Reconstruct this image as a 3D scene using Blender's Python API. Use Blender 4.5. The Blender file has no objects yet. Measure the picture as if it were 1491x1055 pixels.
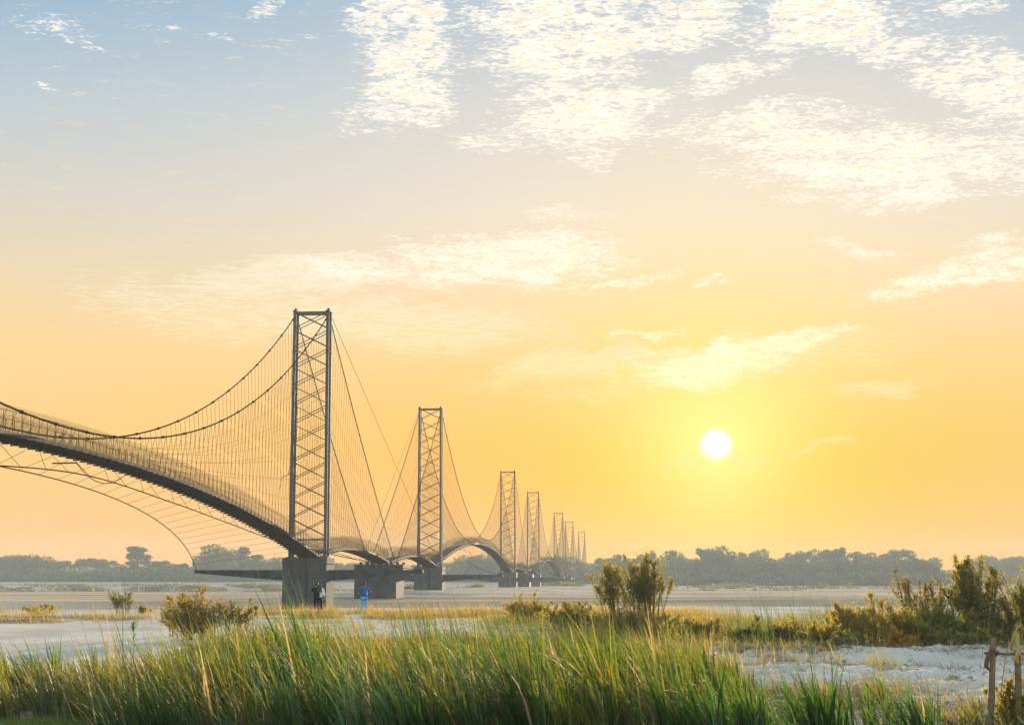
import bpy, math, random
import numpy as np
from mathutils import Vector, Matrix
S = bpy.context.scene
COL = S.collection
random.seed(11)
RNG = np.random.default_rng(11)
R = math.radians

# ------------------------------------------------------------------ camera
CAM_Z = 3.5
PITCH = math.atan(320.5 / 2400)
cam = bpy.data.objects.new("camera", bpy.data.cameras.new("camera"))
COL.objects.link(cam)
cam.data.lens = 36 * 2400 / 1491
cam.data.sensor_width = 36
cam.data.clip_start = 0.5
cam.data.clip_end = 20000
cam.location = (0, 0, CAM_Z)
cam.rotation_euler = (math.pi / 2 + PITCH, 0, 0)
S.camera = cam


def P(px, py, d):
    """world point standing d metres ahead of the camera where the photo shows (px, py)"""
    u = px - 745.5
    v = 527.5 - py
    dy = 2400 * math.cos(PITCH) - v * math.sin(PITCH)
    dz = 2400 * math.sin(PITCH) + v * math.cos(PITCH)
    return Vector((u / dy * d, d, CAM_Z + dz / dy * d))


def PX(x, y):
    return 745.5 + 2421.0 * x / np.maximum(y, 1.0)


# ------------------------------------------------------------------ render settings
EXPO = 2.9
K = 2.0 ** -EXPO
S.view_settings.view_transform = 'Standard'
S.view_settings.look = 'None'
S.view_settings.exposure = EXPO
S.view_settings.gamma = 1
S.render.engine = 'CYCLES'
cy = S.cycles
cy.max_bounces = 5
cy.diffuse_bounces = 2
cy.glossy_bounces = 2
cy.transmission_bounces = 3
cy.transparent_max_bounces = 6
cy.volume_bounces = 0
cy.use_denoising = True
cy.caustics_reflective = False
cy.caustics_refractive = False

# ------------------------------------------------------------------ noise in numpy


def _hash(ix, iy, seed):
    h = (ix.astype(np.int64) * 374761393 + iy.astype(np.int64) * 668265263 + seed * 974634777) & 0x7fffffff
    h = ((h ^ (h >> 13)) * 1274126177) & 0x7fffffff
    h = h ^ (h >> 16)
    return (h & 0xffff) / 65535.0


def vnoise(x, y, seed=0):
    x = np.asarray(x, float)
    y = np.asarray(y, float)
    ix = np.floor(x)
    iy = np.floor(y)
    fx = x - ix
    fy = y - iy
    fx = fx * fx * (3 - 2 * fx)
    fy = fy * fy * (3 - 2 * fy)
    a = _hash(ix, iy, seed)
    b = _hash(ix + 1, iy, seed)
    c = _hash(ix, iy + 1, seed)
    d = _hash(ix + 1, iy + 1, seed)
    return (a * (1 - fx) + b * fx) * (1 - fy) + (c * (1 - fx) + d * fx) * fy


def fbm(x, y, seed=0, octv=4):
    s = 0
    a = 0.5
    t = 0
    for o in range(octv):
        s = s + a * vnoise(np.asarray(x) * 2 ** o, np.asarray(y) * 2 ** o, seed + o * 7)
        t += a
        a *= 0.5
    return s / t          # 0..1, mean .5


def sstep(a, b, x):
    t = np.clip((np.asarray(x, float) - a) / (b - a), 0, 1)
    return t * t * (3 - 2 * t)


# ------------------------------------------------------------------ material helpers


class NT:
    def __init__(self, tree):
        self.t = tree

    def n(self, typ, **kw):
        nd = self.t.nodes.new(typ)
        for k, v in kw.items():
            setattr(nd, k, v)
        return nd

    def l(self, a, b):
        self.t.links.new(a, b)

    def val(self, sock, v):
        if isinstance(v, bpy.types.NodeSocket):
            self.l(v, sock)
        else:
            sock.default_value = v

    def math(self, op, a, b=None, clamp=False):
        nd = self.n('ShaderNodeMath', operation=op, use_clamp=clamp)
        self.val(nd.inputs[0], a)
        if b is not None:
            self.val(nd.inputs[1], b)
        return nd.outputs[0]

    def mix(self, f, a, b, blend='MIX'):
        nd = self.n('ShaderNodeMix', data_type='RGBA', blend_type=blend)
        self.val(nd.inputs[0], f)
        for i, c in ((6, a), (7, b)):
            if isinstance(c, tuple):
                c = (*c, 1) if len(c) == 3 else c
            self.val(nd.inputs[i], c)
        return nd.outputs[2]

    def noise(self, vec, scale, detail=4, rough=0.5, dist=0.0):
        nd = self.n('ShaderNodeTexNoise')
        if vec is not None:
            self.l(vec, nd.inputs['Vector'])
        nd.inputs['Scale'].default_value = scale
        nd.inputs['Detail'].default_value = detail
        nd.inputs['Roughness'].default_value = rough
        nd.inputs['Distortion'].default_value = dist
        return nd.outputs['Fac']

    def rng(self, v, a, b, c=0.0, d=1.0, smooth=True):
        nd = self.n('ShaderNodeMapRange', interpolation_type='SMOOTHSTEP' if smooth else 'LINEAR')
        self.val(nd.inputs[0], v)
        for i, q in zip((1, 2, 3, 4), (a, b, c, d)):
            nd.inputs[i].default_value = q
        return nd.outputs[0]

    def ramp(self, fac, stops, interp='LINEAR'):
        nd = self.n('ShaderNodeValToRGB')
        cr = nd.color_ramp
        cr.interpolation = interp
        while len(cr.elements) < len(stops):
            cr.elements.new(0.5)
        for e, (p, c) in zip(cr.elements, stops):
            e.position = p
            e.color = (*c, 1)
        self.l(fac, nd.inputs[0])
        return nd.outputs[0]


def newmat(name):
    m = bpy.data.materials.new(name)
    m.use_nodes = True
    nt = NT(m.node_tree)
    b = m.node_tree.nodes['Principled BSDF']
    return m, nt, b


def surf_mat(name, c1, c2, scale=1.5, rough=0.7, metal=0.0, bump=0.0, bscale=20.0, spec=0.3, streak=False):
    m, nt, b = newmat(name)
    tc = nt.n('ShaderNodeTexCoord').outputs['Object']
    vec = tc
    if streak:
        mp = nt.n('ShaderNodeMapping')
        nt.l(tc, mp.inputs[0])
        mp.inputs['Scale'].default_value = (1, 1, 0.13)
        vec = mp.outputs[0]
    f = nt.noise(vec, scale, 6, 0.62, 0.4)
    f = nt.rng(f, 0.33, 0.67)
    nt.l(nt.mix(f, c1, c2), b.inputs['Base Color'])
    b.inputs['Roughness'].default_value = rough
    b.inputs['Metallic'].default_value = metal
    b.inputs['Specular IOR Level'].default_value = spec
    if bump:
        bm = nt.n('ShaderNodeBump')
        bm.inputs['Strength'].default_value = bump
        nt.l(nt.noise(tc, bscale, 5), bm.inputs['Height'])
        nt.l(bm.outputs[0], b.inputs['Normal'])
    return m


def leaf_mat(name, transl=0.5, gloss=0.06, use_attr=True, c1=None, c2=None, obj_var=0.0, rough=0.45):
    """foliage: reads the colour of each leaf or blade from its own point colour"""
    m, nt, b = newmat(name)
    out = m.node_tree.nodes['Material Output']
    if use_attr:
        a = nt.n('ShaderNodeAttribute', attribute_name='col')
        c = a.outputs['Color']
    else:
        g = nt.n('ShaderNodeTexCoord')
        c = nt.mix(nt.rng(nt.noise(g.outputs['Object'], 0.6, 4), .35, .65), c1, c2)
    if obj_var:
        oi = nt.n('ShaderNodeObjectInfo')
        hs = nt.n('ShaderNodeHueSaturation')
        nt.l(c, hs.inputs['Color'])
        nt.l(nt.rng(oi.outputs['Random'], 0, 1, 1 - obj_var, 1 + obj_var, False), hs.inputs['Value'])
        c = hs.outputs[0]
    d = nt.n('ShaderNodeBsdfDiffuse')
    t = nt.n('ShaderNodeBsdfTranslucent')
    nt.l(c, d.inputs[0])
    sat = nt.n('ShaderNodeHueSaturation')
    sat.inputs['Saturation'].default_value = 1.1
    sat.inputs['Value'].default_value = 1.35
    nt.l(c, sat.inputs['Color'])
    nt.l(sat.outputs[0], t.inputs[0])
    mx = nt.n('ShaderNodeMixShader')
    mx.inputs[0].default_value = transl
    nt.l(d.outputs[0], mx.inputs[1])
    nt.l(t.outputs[0], mx.inputs[2])
    last = mx
    if gloss:
        gl = nt.n('ShaderNodeBsdfGlossy')
        gl.inputs['Roughness'].default_value = rough
        m2 = nt.n('ShaderNodeMixShader')
        m2.inputs[0].default_value = gloss
        nt.l(mx.outputs[0], m2.inputs[1])
        nt.l(gl.outputs[0], m2.inputs[2])
        last = m2
    nt.l(last.outputs[0], out.inputs['Surface'])
    m.node_tree.nodes.remove(b)
    return m


# ------------------------------------------------------------------ object helpers


def tag(o, label=None, cat=None, group=None, kind=None):
    for k, v in (('label', label), ('category', cat), ('group', group), ('kind', kind)):
        if v:
            o[k] = v
    return o


def empty(name, loc=(0, 0, 0), rz=0.0, parent=None):
    o = bpy.data.objects.new(name, None)
    o.empty_display_size = 0.3
    COL.objects.link(o)
    o.location = loc
    o.rotation_euler = (0, 0, rz)
    if parent:
        o.parent = parent
    return o


def link(name, me, parent=None, mat=None):
    if mat is not None and not me.materials:
        me.materials.append(mat)
    o = bpy.data.objects.new(name, me)
    COL.objects.link(o)
    if parent:
        o.parent = parent
    return o


def npmesh(name, verts, faces, mat=None, cols=None, smooth=False):
    """verts (n,3), faces (m,k) with k = 3 or 4"""
    me = bpy.data.meshes.new(name)
    verts = np.ascontiguousarray(verts, dtype=np.float32)
    faces = np.ascontiguousarray(faces, dtype=np.int32)
    m, k = faces.shape
    me.vertices.add(len(verts))
    me.vertices.foreach_set('co', verts.ravel())
    me.loops.add(m * k)
    me.loops.foreach_set('vertex_index', faces.ravel())
    me.polygons.add(m)
    me.polygons.foreach_set('loop_start', np.arange(0, m * k, k, dtype=np.int32))
    me.polygons.foreach_set('loop_total', np.full(m, k, dtype=np.int32))
    if smooth:
        me.polygons.foreach_set('use_smooth', np.ones(m, dtype=bool))
    me.update(calc_edges=True)
    if cols is not None:
        a = me.attributes.new('col', 'FLOAT_COLOR', 'POINT')
        c = np.ones((len(verts), 4), np.float32)
        c[:, :3] = cols
        a.data.foreach_set('color', c.ravel())
    if mat is not None:
        me.materials.append(mat)
    return me


class MB:
    """collects boxes, prisms and tubes for ONE mesh"""

    def __init__(self):
        self.v = []
        self.f = []

    def add(self, vs, fs):
        n = len(self.v)
        self.v += [tuple(p) for p in vs]
        self.f += [tuple(i + n for i in f) for f in fs]

    def hexa(self, lo4, hi4):
        self.add(list(lo4) + list(hi4), [(3, 2, 1, 0), (4, 5, 6, 7), (0, 1, 5, 4), (1, 2, 6, 5), (2, 3, 7, 6), (3, 0, 4, 7)])

    def box(self, x0, x1, y0, y1, z0, z1):
        self.hexa([(x0, y0, z0), (x1, y0, z0), (x1, y1, z0), (x0, y1, z0)], [(x0, y0, z1), (x1, y0, z1), (x1, y1, z1), (x0, y1, z1)])

    def tube(self, pts, r, n=6, cap=True):
        pts = [Vector(p) for p in pts]
        rs = r if isinstance(r, (list, tuple)) else [r] * len(pts)
        rings = []
        up = None
        for i, p in enumerate(pts):
            t = (pts[min(i + 1, len(pts) - 1)] - pts[max(i - 1, 0)]).normalized()
            if up is None:
                a = Vector((0, 0, 1)) if abs(t.z) < 0.9 else Vector((1, 0, 0))
                up = (a - t * a.dot(t)).normalized()
            else:
                up = (up - t * up.dot(t)).normalized()
            b = t.cross(up)
            rings.append([p + (up * math.cos(q) + b * math.sin(q)) * rs[i] for q in (2 * math.pi * (k + .5) / n for k in range(n))])
        vs = [q for rg in rings for q in rg]
        fs = []
        for i in range(len(pts) - 1):
            for k in range(n):
                a = i * n + k
                b2 = i * n + (k + 1) % n
                fs.append((a, b2, b2 + n, a + n))
        if cap:
            fs.append(tuple(reversed(range(n))))
            fs.append(tuple(range((len(pts) - 1) * n, len(pts) * n)))
        self.add(vs, fs)

    def bar(self, a, b, r, n=4):
        self.tube([a, b], r, n)

    def mesh(self, name, mat, smooth=False):
        me = bpy.data.meshes.new(name)
        me.from_pydata(self.v, [], self.f)
        me.validate()
        me.materials.append(mat)
        if smooth:
            me.polygons.foreach_set('use_smooth', [True] * len(me.polygons))
        me.update()
        return me

    def build(self, name, mat, parent=None, smooth=False):
        return link(name, self.mesh(name, mat, smooth), parent)


# ------------------------------------------------------------------ sun and sky
SUN_DIR = (P(1043, 647, 1.0) - Vector((0, 0, CAM_Z))).normalized()
SUN_EL = math.asin(SUN_DIR.z)
SUN_AZ = math.atan2(SUN_DIR.x, SUN_DIR.y)          # clockwise from +Y
sun = bpy.data.objects.new("sun", bpy.data.lights.new("sun", 'SUN'))
COL.objects.link(sun)
sun.data.energy = 2.7
sun.data.angle = R(0.5)
sun.data.color = (1.0, 0.80, 0.52)
sun.rotation_euler = (-SUN_DIR).to_track_quat('-Z', 'Y').to_euler()

world = bpy.data.worlds.new("World")
S.world = world
world.use_nodes = True
wt = NT(world.node_tree)
bg = world.node_tree.nodes['Background']
sky = wt.n('ShaderNodeTexSky', sky_type='NISHITA')
sky.sun_disc = False
sky.sun_elevation = SUN_EL
sky.sun_rotation = SUN_AZ
sky.air_density = 1.0
sky.dust_density = 2.2
sky.ozone_density = 1.0
gen = wt.n('ShaderNodeTexCoord').outputs['Generated']
nrm = wt.n('ShaderNodeVectorMath', operation='NORMALIZE')
wt.l(gen, nrm.inputs[0])
DIR = nrm.outputs[0]
sep = wt.n('ShaderNodeSeparateXYZ')
wt.l(DIR, sep.inputs[0])
dx, dy_, dz = sep.outputs
dot = wt.n('ShaderNodeVectorMath', operation='DOT_PRODUCT')
wt.l(DIR, dot.inputs[0])
dot.inputs[1].default_value = SUN_DIR
ang = wt.math('MULTIPLY', wt.math('ARCCOSINE', wt.math('MINIMUM', dot.outputs['Value'], 0.9999999)), 180 / math.pi)   # degrees from the sun


def lin(r, g, b, k=K):
    f = lambda c: ((c / 255 + 0.055) / 1.055) ** 2.4 if c > 10 else c / 255 / 12.92
    return (f(r) * k, f(g) * k, f(b) * k)


# the low, dusty band of the sky: colour by height above the horizon
low = wt.ramp(wt.math('DIVIDE', dz, 0.5), [
    (0.0, lin(278, 203, 115)), (0.07, lin(266, 202, 122)), (0.17, lin(258, 211, 130)), (0.27, lin(255, 218, 152)),
    (0.36, lin(238, 217, 178)), (0.45, lin(216, 212, 201)), (0.56, lin(188, 204, 213)), (0.68, lin(146, 184, 212)), (1.0, lin(110, 155, 200))])
nish = wt.n('ShaderNodeVectorMath', operation='SCALE')
wt.l(sky.outputs[0], nish.inputs[0])
nish.inputs['Scale'].default_value = 0.13
# the dust belongs to the sunward half of the sky; behind the camera the Nishita sky shows
sunward = wt.rng(ang, 45.0, 100.0, 1.0, 0.0)
hi = wt.rng(dz, 0.36, 0.62, 1.0, 0.0)
base = wt.mix(wt.math('MULTIPLY', sunward, hi), nish.outputs[0], low)


def gauss(width, power=2.0):
    return wt.math('EXPONENT', wt.math('MULTIPLY', wt.math('POWER', wt.math('DIVIDE', ang, width), power), -1.0))


# aureole
c = wt.mix(wt.math('MULTIPLY', gauss(16.0), 0.82), base, wt.mix(wt.rng(dz, 0.07, 0.23), lin(282, 200, 52), lin(266, 243, 216)))
c = wt.mix(wt.math('MULTIPLY', gauss(5.6, 1.7), 0.95), c, wt.mix(wt.rng(dz, 0.055, 0.125), lin(292, 222, 0), lin(266, 238, 134)))
c = wt.mix(wt.math('MULTIPLY', gauss(2.3, 1.5), 0.97), c, lin(275, 262, 150))
c = wt.mix(wt.rng(ang, 0.20, 0.66, 1.0, 0.0), c, (2.2 * K, 2.15 * K, 1.9 * K))

# clouds: flakes on a flat high layer, gathered in patches
inv = wt.math('DIVIDE', 1.0, wt.math('MAXIMUM', dz, 0.03))
pl = wt.n('ShaderNodeCombineXYZ')
wt.l(wt.math('MULTIPLY', dx, inv), pl.inputs[0])
wt.l(wt.math('MULTIPLY', dy_, inv), pl.inputs[1])
plane = pl.outputs[0]
az = wt.math('ARCTAN2', dx, dy_)
el = wt.math('ARCSINE', dz)
ae = wt.n('ShaderNodeCombineXYZ')
wt.l(az, ae.inputs[0])
wt.l(el, ae.inputs[1])
wn = wt.n('ShaderNodeTexNoise')
wt.l(ae.outputs[0], wn.inputs['Vector'])
wn.inputs['Scale'].default_value = 26
wn.inputs['Detail'].default_value = 4
wv = wt.n('ShaderNodeVectorMath', operation='MULTIPLY_ADD')
wt.l(wn.outputs['Color'], wv.inputs[0])
wv.inputs[1].default_value = (0.045, 0.03, 0)
wt.l(ae.outputs[0], wv.inputs[2])
wo = wt.n('ShaderNodeVectorMath', operation='SUBTRACT')
wt.l(wv.outputs[0], wo.inputs[0])
wo.inputs[1].default_value = (0.0225, 0.015, 0)
AE = wo.outputs[0]


def blob(px, py, rx, ry, rot=0.0, amp=1.0):
    d = P(px, py, 1.0) - Vector((0, 0, CAM_Z))
    d.normalize()
    mp = wt.n('ShaderNodeMapping', vector_type='TEXTURE')
    wt.l(AE, mp.inputs[0])
    mp.inputs['Location'].default_value = (math.atan2(d.x, d.y), math.asin(d.z), 0)
    mp.inputs['Rotation'].default_value = (0, 0, R(rot))
    mp.inputs['Scale'].default_value = (rx / 2421, ry / 2421, 1)
    ln = wt.n('ShaderNodeVectorMath', operation='LENGTH')
    wt.l(mp.outputs[0], ln.inputs[0])
    return wt.rng(ln.outputs['Value'], 1.25, 0.35, 0.0, amp)


def maxall(L):
    while len(L) > 1:
        L = [wt.math('MAXIMUM', L[i], L[i + 1]) if i + 1 < len(L) else L[i] for i in range(0, len(L), 2)]
    return L[0]


thick = maxall([blob(*a) for a in [
    (588, 60, 92, 150, 8, 1.0), (580, 165, 95, 40, 0, .85), (820, 40, 200, 110, 0, 1.0), (990, 30, 130, 60, 14, .95), (850, 165, 150, 75, 4, .95), (850, 235, 50, 20, 0, .7), (715, 212, 90, 16, 0, .62), (525, 188, 50, 20, 10, .66),
    (1200, 35, 170, 55, 0, 1.0), (1080, 105, 120, 24, 12, .85), (1290, 75, 110, 36, -14, .95), (1420, 105, 150, 58, -18, 1.0), (1390, 2, 80, 22, 0, .75), (1410, 185, 80, 16, 0, .66), (1480, 150, 60, 50, 0, .9),
    (1110, 180, 200, 40, 4, .78), (1250, 235, 250, 60, -3, 1.0), (1330, 285, 130, 30, 0, .85), (1470, 235, 110, 60, 0, .9), (1180, 292, 80, 12, 0, .66),
    (1030, 530, 150, 40, 5, 1.0), (1150, 498, 110, 20, 6, .9), (960, 500, 60, 10, 4, .6), (1400, 395, 180, 28, 14, .9), (1250, 360, 80, 20, -8, .62), (1450, 350, 70, 24, 10, .7), (1470, 375, 60, 30, 10, .8),
    (740, 380, 220, 50, 3, .95), (650, 365, 120, 30, 0, .8), (930, 408, 90, 11, 8, .85), (1052, 408, 36, 9, 8, .75), (930, 480, 70, 9, 5, .58), (820, 320, 70, 14, 0, .6), (520, 392, 150, 22, 6, .7),
    (70, 45, 75, 22, -6, .6), (110, 70, 70, 9, -6, .66), (230, 42, 34, 9, -5, .6), (325, 58, 40, 7, -6, .66), (386, 10, 16, 18, 30, .6), (515, 14, 20, 10, 0, .6), (70, 134, 26, 7, 0, .62), (445, 52, 22, 6, -8, .55)]])
thin = maxall([blob(*a) for a in [
    (430, 405, 240, 30, 6, .9), (560, 470, 330, 48, -4, .8), (330, 450, 260, 50, -3, .6), (850, 525, 190, 26, 8, .9), (880, 565, 150, 14, 0, .5),
    (1275, 566, 85, 13, 3, .75), (1190, 637, 85, 6, 6, .6), (1060, 672, 110, 10, 3, .55), (820, 320, 80, 18, 0, .7), (1100, 520, 220, 45, 5, .6), (1230, 520, 120, 30, 0, .4)]])
flake = wt.noise(plane, 42, 6, 0.60, 0.7)
fine = wt.noise(plane, 120, 4, 0.6, 0.4)


def stretched(sx, rot, scale, det=5, rough=.6, dist=.6):
    mp = wt.n('ShaderNodeMapping')
    wt.l(plane, mp.inputs[0])
    mp.inputs['Scale'].default_value = (sx, 1.0, 1)
    mp.inputs['Rotation'].default_value = (0, 0, R(rot))
    return wt.noise(mp.outputs[0], scale, det, rough, dist)


streak = stretched(.55, -12, 19)
ripple = stretched(.42, -20, 82, 3, .5, 1.2)
tex = wt.math('ADD', wt.math('ADD', wt.math('MULTIPLY', flake, 0.5), wt.math('MULTIPLY', ripple, 0.28)), wt.math('MULTIPLY', fine, 0.22))
midn = wt.noise(plane, 8.0, 4, 0.55, 0.5)
f1 = wt.math('ADD', wt.math('MULTIPLY', thick, 0.46), wt.math('ADD', wt.math('MULTIPLY', wt.math('SUBTRACT', tex, 0.5), 2.3), wt.math('MULTIPLY', wt.math('SUBTRACT', midn, 0.5), 0.85)))
m1 = wt.math('MULTIPLY', wt.rng(f1, 0.17, 0.62), wt.rng(thick, 0.02, 0.35))
shade_n = stretched(.6, -16, 46, 5, .62, 1.0)
edge = wt.math('MULTIPLY', wt.rng(f1, 0.36, 0.70), wt.rng(shade_n, .40, .60))    # thick hearts of the flakes are darker than their rims
f2 = wt.math('ADD', wt.math('MULTIPLY', thin, 0.40), wt.math('MULTIPLY', wt.math('SUBTRACT', wt.math('ADD', wt.math('ADD', wt.math('MULTIPLY', streak, .45), wt.math('MULTIPLY', ripple, .3)), wt.math('MULTIPLY', fine, .25)), 0.5), 2.0))
m2 = wt.rng(f2, 0.08, 0.42, 0.0, 0.95)
rim = wt.mix(wt.rng(dz, 0.12, 0.20), lin(285, 276, 232), lin(280, 270, 252))
heart = wt.mix(wt.rng(ang, 10.0, 24.0), lin(258, 234, 186), lin(240, 217, 194))
c = wt.mix(m2, c, wt.mix(wt.rng(dz, 0.10, 0.20), lin(257, 238, 168), lin(255, 240, 212)))
c = wt.mix(m1, c, wt.mix(wt.math('MULTIPLY', edge, 0.95), rim, heart))
# below the horizon: warm ground light
c = wt.mix(wt.rng(dz, -0.06, -0.002, 1.0, 0.0), c, lin(180, 150, 118))
wt.l(c, bg.inputs[0])
bg.inputs[1].default_value = 1.0
world.cycles.sampling_method = 'MANUAL'
world.cycles.sample_map_resolution = 1024

# ------------------------------------------------------------------ the ground
AX = 0.0795                               # sideways drift of the bridge line per metre ahead


def axis_x(y):
    return -25.9 + AX * (y - 212)


def height(x, y):
    x = np.asarray(x, float)
    y = np.asarray(y, float)
    px = PX(x, y)
    n1 = fbm(x / 3.1, y / 3.1, 3) - .5
    n2 = fbm(x / 22., y / 30., 5) - .5
    n3 = fbm(x / 90., y / 60., 9) - .5
    plate = 1.75 + .16 * n1 + .22 * n2 + .035 * (fbm(x / .45, y / .45, 31, 3) - .5)
    # crumbling sand bank on the right
    rmask = sstep(960, 1060, px) * sstep(24, 27, y) * (1 - sstep(41, 45, y))
    ridge = 1 - np.abs(2 * fbm(x / .9 + 40, y / 1.6, 17, 4) - 1)
    plate = plate + rmask * (.30 * (ridge - .75) + .16 * sstep(36, 41, y) + .10 * (fbm(x / .35, y / .4, 23, 3) - .5))
    edge = 112 + 14 * sstep(-12, 12, x) + 8 * n3 + 4 * n2
    fall = sstep(edge, edge + 26, y)
    bar_edge = 236 + 4 * n2 + 5 * n3
    near_bridge = np.exp(-((x - axis_x(y)) / 32.) ** 2)
    bar = .9 + .4 * n3 + .25 * n2 + near_bridge * 1.2 * sstep(255, 330, y) + sstep(0, 60, x) * .45
    bar_end = np.where(x < axis_x(y) - 25, 505, 1150) + 60 * n3
    b = sstep(bar_edge, bar_edge + 16, y) * (1 - sstep(bar_end, bar_end + 40, y))
    z = -.6 + fall * 0
    z = (plate + .6) * (1 - fall) - .6
    z = np.maximum(z, -.6 + (bar + .6) * b)
    # long shallow pools in the far sand
    pool = sstep(.64, .72, fbm(x / 260., y / 45., 41)) * sstep(300, 420, y) * (1 - sstep(1000, 1100, y))
    z = z - 1.6 * pool * b * (1 - .9 * near_bridge)
    strip = sstep(850, 885, y) * (1 - sstep(1000, 1030, y)) * (1 - sstep(-30, 30, x - axis_x(y)))
    z = np.maximum(z, -.6 + 2.9 * strip * (.8 + .6 * (fbm(x / 60., y / 40., 51) - .5)))
    bank = sstep(1080, 1180, y)
    left = 1 - sstep(-60, 60, x)
    z = np.maximum(z, -.6 + bank * (3.4 + 1.7 * left + .5 * n3))
    return np.maximum(z, -.6)


def geo(a, b, n):
    return a * (b / a) ** (np.arange(1, n + 1) / n)


ys = np.concatenate([[-76, -40, -15, 0, 6, 11, 14.5], np.arange(17, 47, .14), np.arange(47, 130, .8), np.arange(130, 330, 2.0), geo(330, 1640, 110)])
xr = np.concatenate([np.arange(0, 14, .14), geo(14, 60, 46), geo(60, 1850, 60)])
xs = np.concatenate([-xr[:0:-1], xr])
GX, GY = np.meshgrid(xs, ys)
GZ = height(GX, GY)
nx, ny = len(xs), len(ys)
idx = np.arange(nx * ny).reshape(ny, nx)
GF = np.stack([idx[:-1, :-1], idx[:-1, 1:], idx[1:, 1:], idx[1:, :-1]], -1).reshape(-1, 4)


def edge_far(px):
    return np.interp(px, [-300, 0, 200, 300, 400, 600, 750, 900, 1000, 1080, 1200, 1300, 1400, 1800],
                     [32, 31.5, 31.5, 39, 48, 48, 50, 46, 38, 29, 25, 23.5, 22, 20])


def dense_mask(x, y):
    """where the tall green grass stands (0..1)"""
    px = PX(x, y)
    e = edge_far(px) + 5 * (fbm(x / 2.5, y / 2.5, 61) - .5)
    m = (1 - sstep(e - 1.5, e + 1.5, y)) * sstep(17.2, 17.6, y)
    patch = np.exp(-((px - 5) / 115.) ** 2) * (1 - sstep(21.2, 22.2, y))       # bare sand in the near corner
    m = m * (1 - np.clip(1.6 * patch, 0, 1))
    dry = np.exp(-((px - 590) / 70.) ** 2 - ((y - 35.5) / 3.) ** 2)
    m = m * (1 - .75 * dry)
    m = m * (1 - sstep(960, 1080, px) * (1 - sstep(.40, .60, fbm(x / 1.3, y / 1.5, 65))) * .95)
    m = m * (1 - .2 * sstep(1080, 1200, px))
    m = m * (1 - sstep(26, 31, y) * (1 - sstep(.34, .52, fbm(x / 1.8, y / 2.6, 67))) * .85)
    return m


def gold_mask(x, y):
    """where low golden grass stands on the sand"""
    px = PX(x, y)
    n = fbm(x / 4., y / 7., 71)
    a = sstep(330, 400, px) * (1 - sstep(1010, 1060, px)) * sstep(76, 82, y) * (1 - sstep(98, 105, y)) * sstep(.36, .5, n)
    b = (1 - sstep(190, 260, px)) * sstep(70, 78, y) * (1 - sstep(100, 106, y)) * sstep(.48, .56, n)
    c2 = sstep(640, 760, px) * (1 - sstep(1060, 1120, px)) * sstep(41, 47, y) * (1 - sstep(84, 92, y)) * sstep(.22, .42, n)
    d2 = sstep(1000, 1060, px) * sstep(43, 47, y) * (1 - sstep(80, 90, y)) * sstep(.28, .48, n)
    e2 = .55 * sstep(230, 330, px) * (1 - sstep(800, 900, px)) * sstep(46, 52, y) * (1 - sstep(74, 80, y)) * sstep(.54, .64, fbm(x / 2.2, y / 5., 73))
    g2 = .8 * sstep(980, 1060, px) * sstep(24, 27, y) * (1 - sstep(40, 44, y)) * sstep(.60, .68, fbm(x / 1.5, y / 2.4, 77))
    return np.clip(np.maximum.reduce([a, b, c2, d2, e2, g2]), 0, 1)


veg = np.clip(dense_mask(GX, GY) + .7 * gold_mask(GX, GY) + .75 * sstep(880, 1000, PX(GX, GY)) * (1 - sstep(26, 31, GY)) * sstep(16, 17, GY) * sstep(.42, .6, fbm(GX / 1.1, GY / 1.6, 121))
              + .7 * sstep(920, 1000, PX(GX, GY)) * sstep(40, 42, GY) * (1 - sstep(60, 75, GY)) * sstep(.3, .5, fbm(GX / 2., GY / 3., 123)), 0, 1)
damp = .55 * sstep(140, 220, GY) + (1 - .55 * sstep(140, 220, GY)) * (1 - sstep(.75, 1.6, GZ + .5 * (fbm(GX / 14., GY / 10., 81) - .5)))
ground_me = npmesh('ground', np.stack([GX, GY, GZ], -1).reshape(-1, 3), GF, None, np.stack([veg, damp, veg * 0], -1).reshape(-1, 3), smooth=True)
gm, nt, b = newmat('sandy ground')
at = nt.n('ShaderNodeAttribute', attribute_name='col')
sp = nt.n('ShaderNodeSeparateColor')
nt.l(at.outputs['Color'], sp.inputs[0])
pos = nt.n('ShaderNodeNewGeometry').outputs['Position']
mp = nt.n('ShaderNodeMapping')
nt.l(pos, mp.inputs[0])
mp.inputs['Scale'].default_value = (1, .35, 1)
nA = nt.noise(mp.outputs[0], .35, 8, .6)
nB = nt.noise(pos, 3.0, 6, .65)
nC = nt.noise(mp.outputs[0], .03, 6, .6)
dry = nt.mix(nt.rng(nA, .38, .66), (.60, .52, .43), (.46, .385, .305))
dry = nt.mix(nt.rng(nB, .5, .75, 0, .6), dry, (.36, .30, .24))
wet = nt.mix(nt.rng(nC, .4, .6), (.54, .36, .205), (.40, .265, .155))
mq = nt.n('ShaderNodeMapping')
nt.l(pos, mq.inputs[0])
mq.inputs['Scale'].default_value = (.11, 1, 1)
nD = nt.noise(mq.outputs[0], .035, 6, .62, .3)
wet = nt.mix(nt.rng(nD, .47, .60), wet, (.22, .145, .085))
wet = nt.mix(nt.rng(nD, .33, .45, .8, 0), wet, (.62, .50, .375))
cg = nt.mix(nt.math('MULTIPLY', sp.outputs[1], .85), dry, wet)
soil = nt.mix(nt.rng(nB, .35, .65), (.13, .10, .05), (.22, .17, .08))
cg = nt.mix(nt.rng(sp.outputs[0], .25, .8, 0, .9), cg, soil)
nt.l(cg, b.inputs['Base Color'])
b.inputs['Roughness'].default_value = 1
b.inputs['Specular IOR Level'].default_value = 0
bp = nt.n('ShaderNodeBump')
bp.inputs['Strength'].default_value = .5
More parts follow.
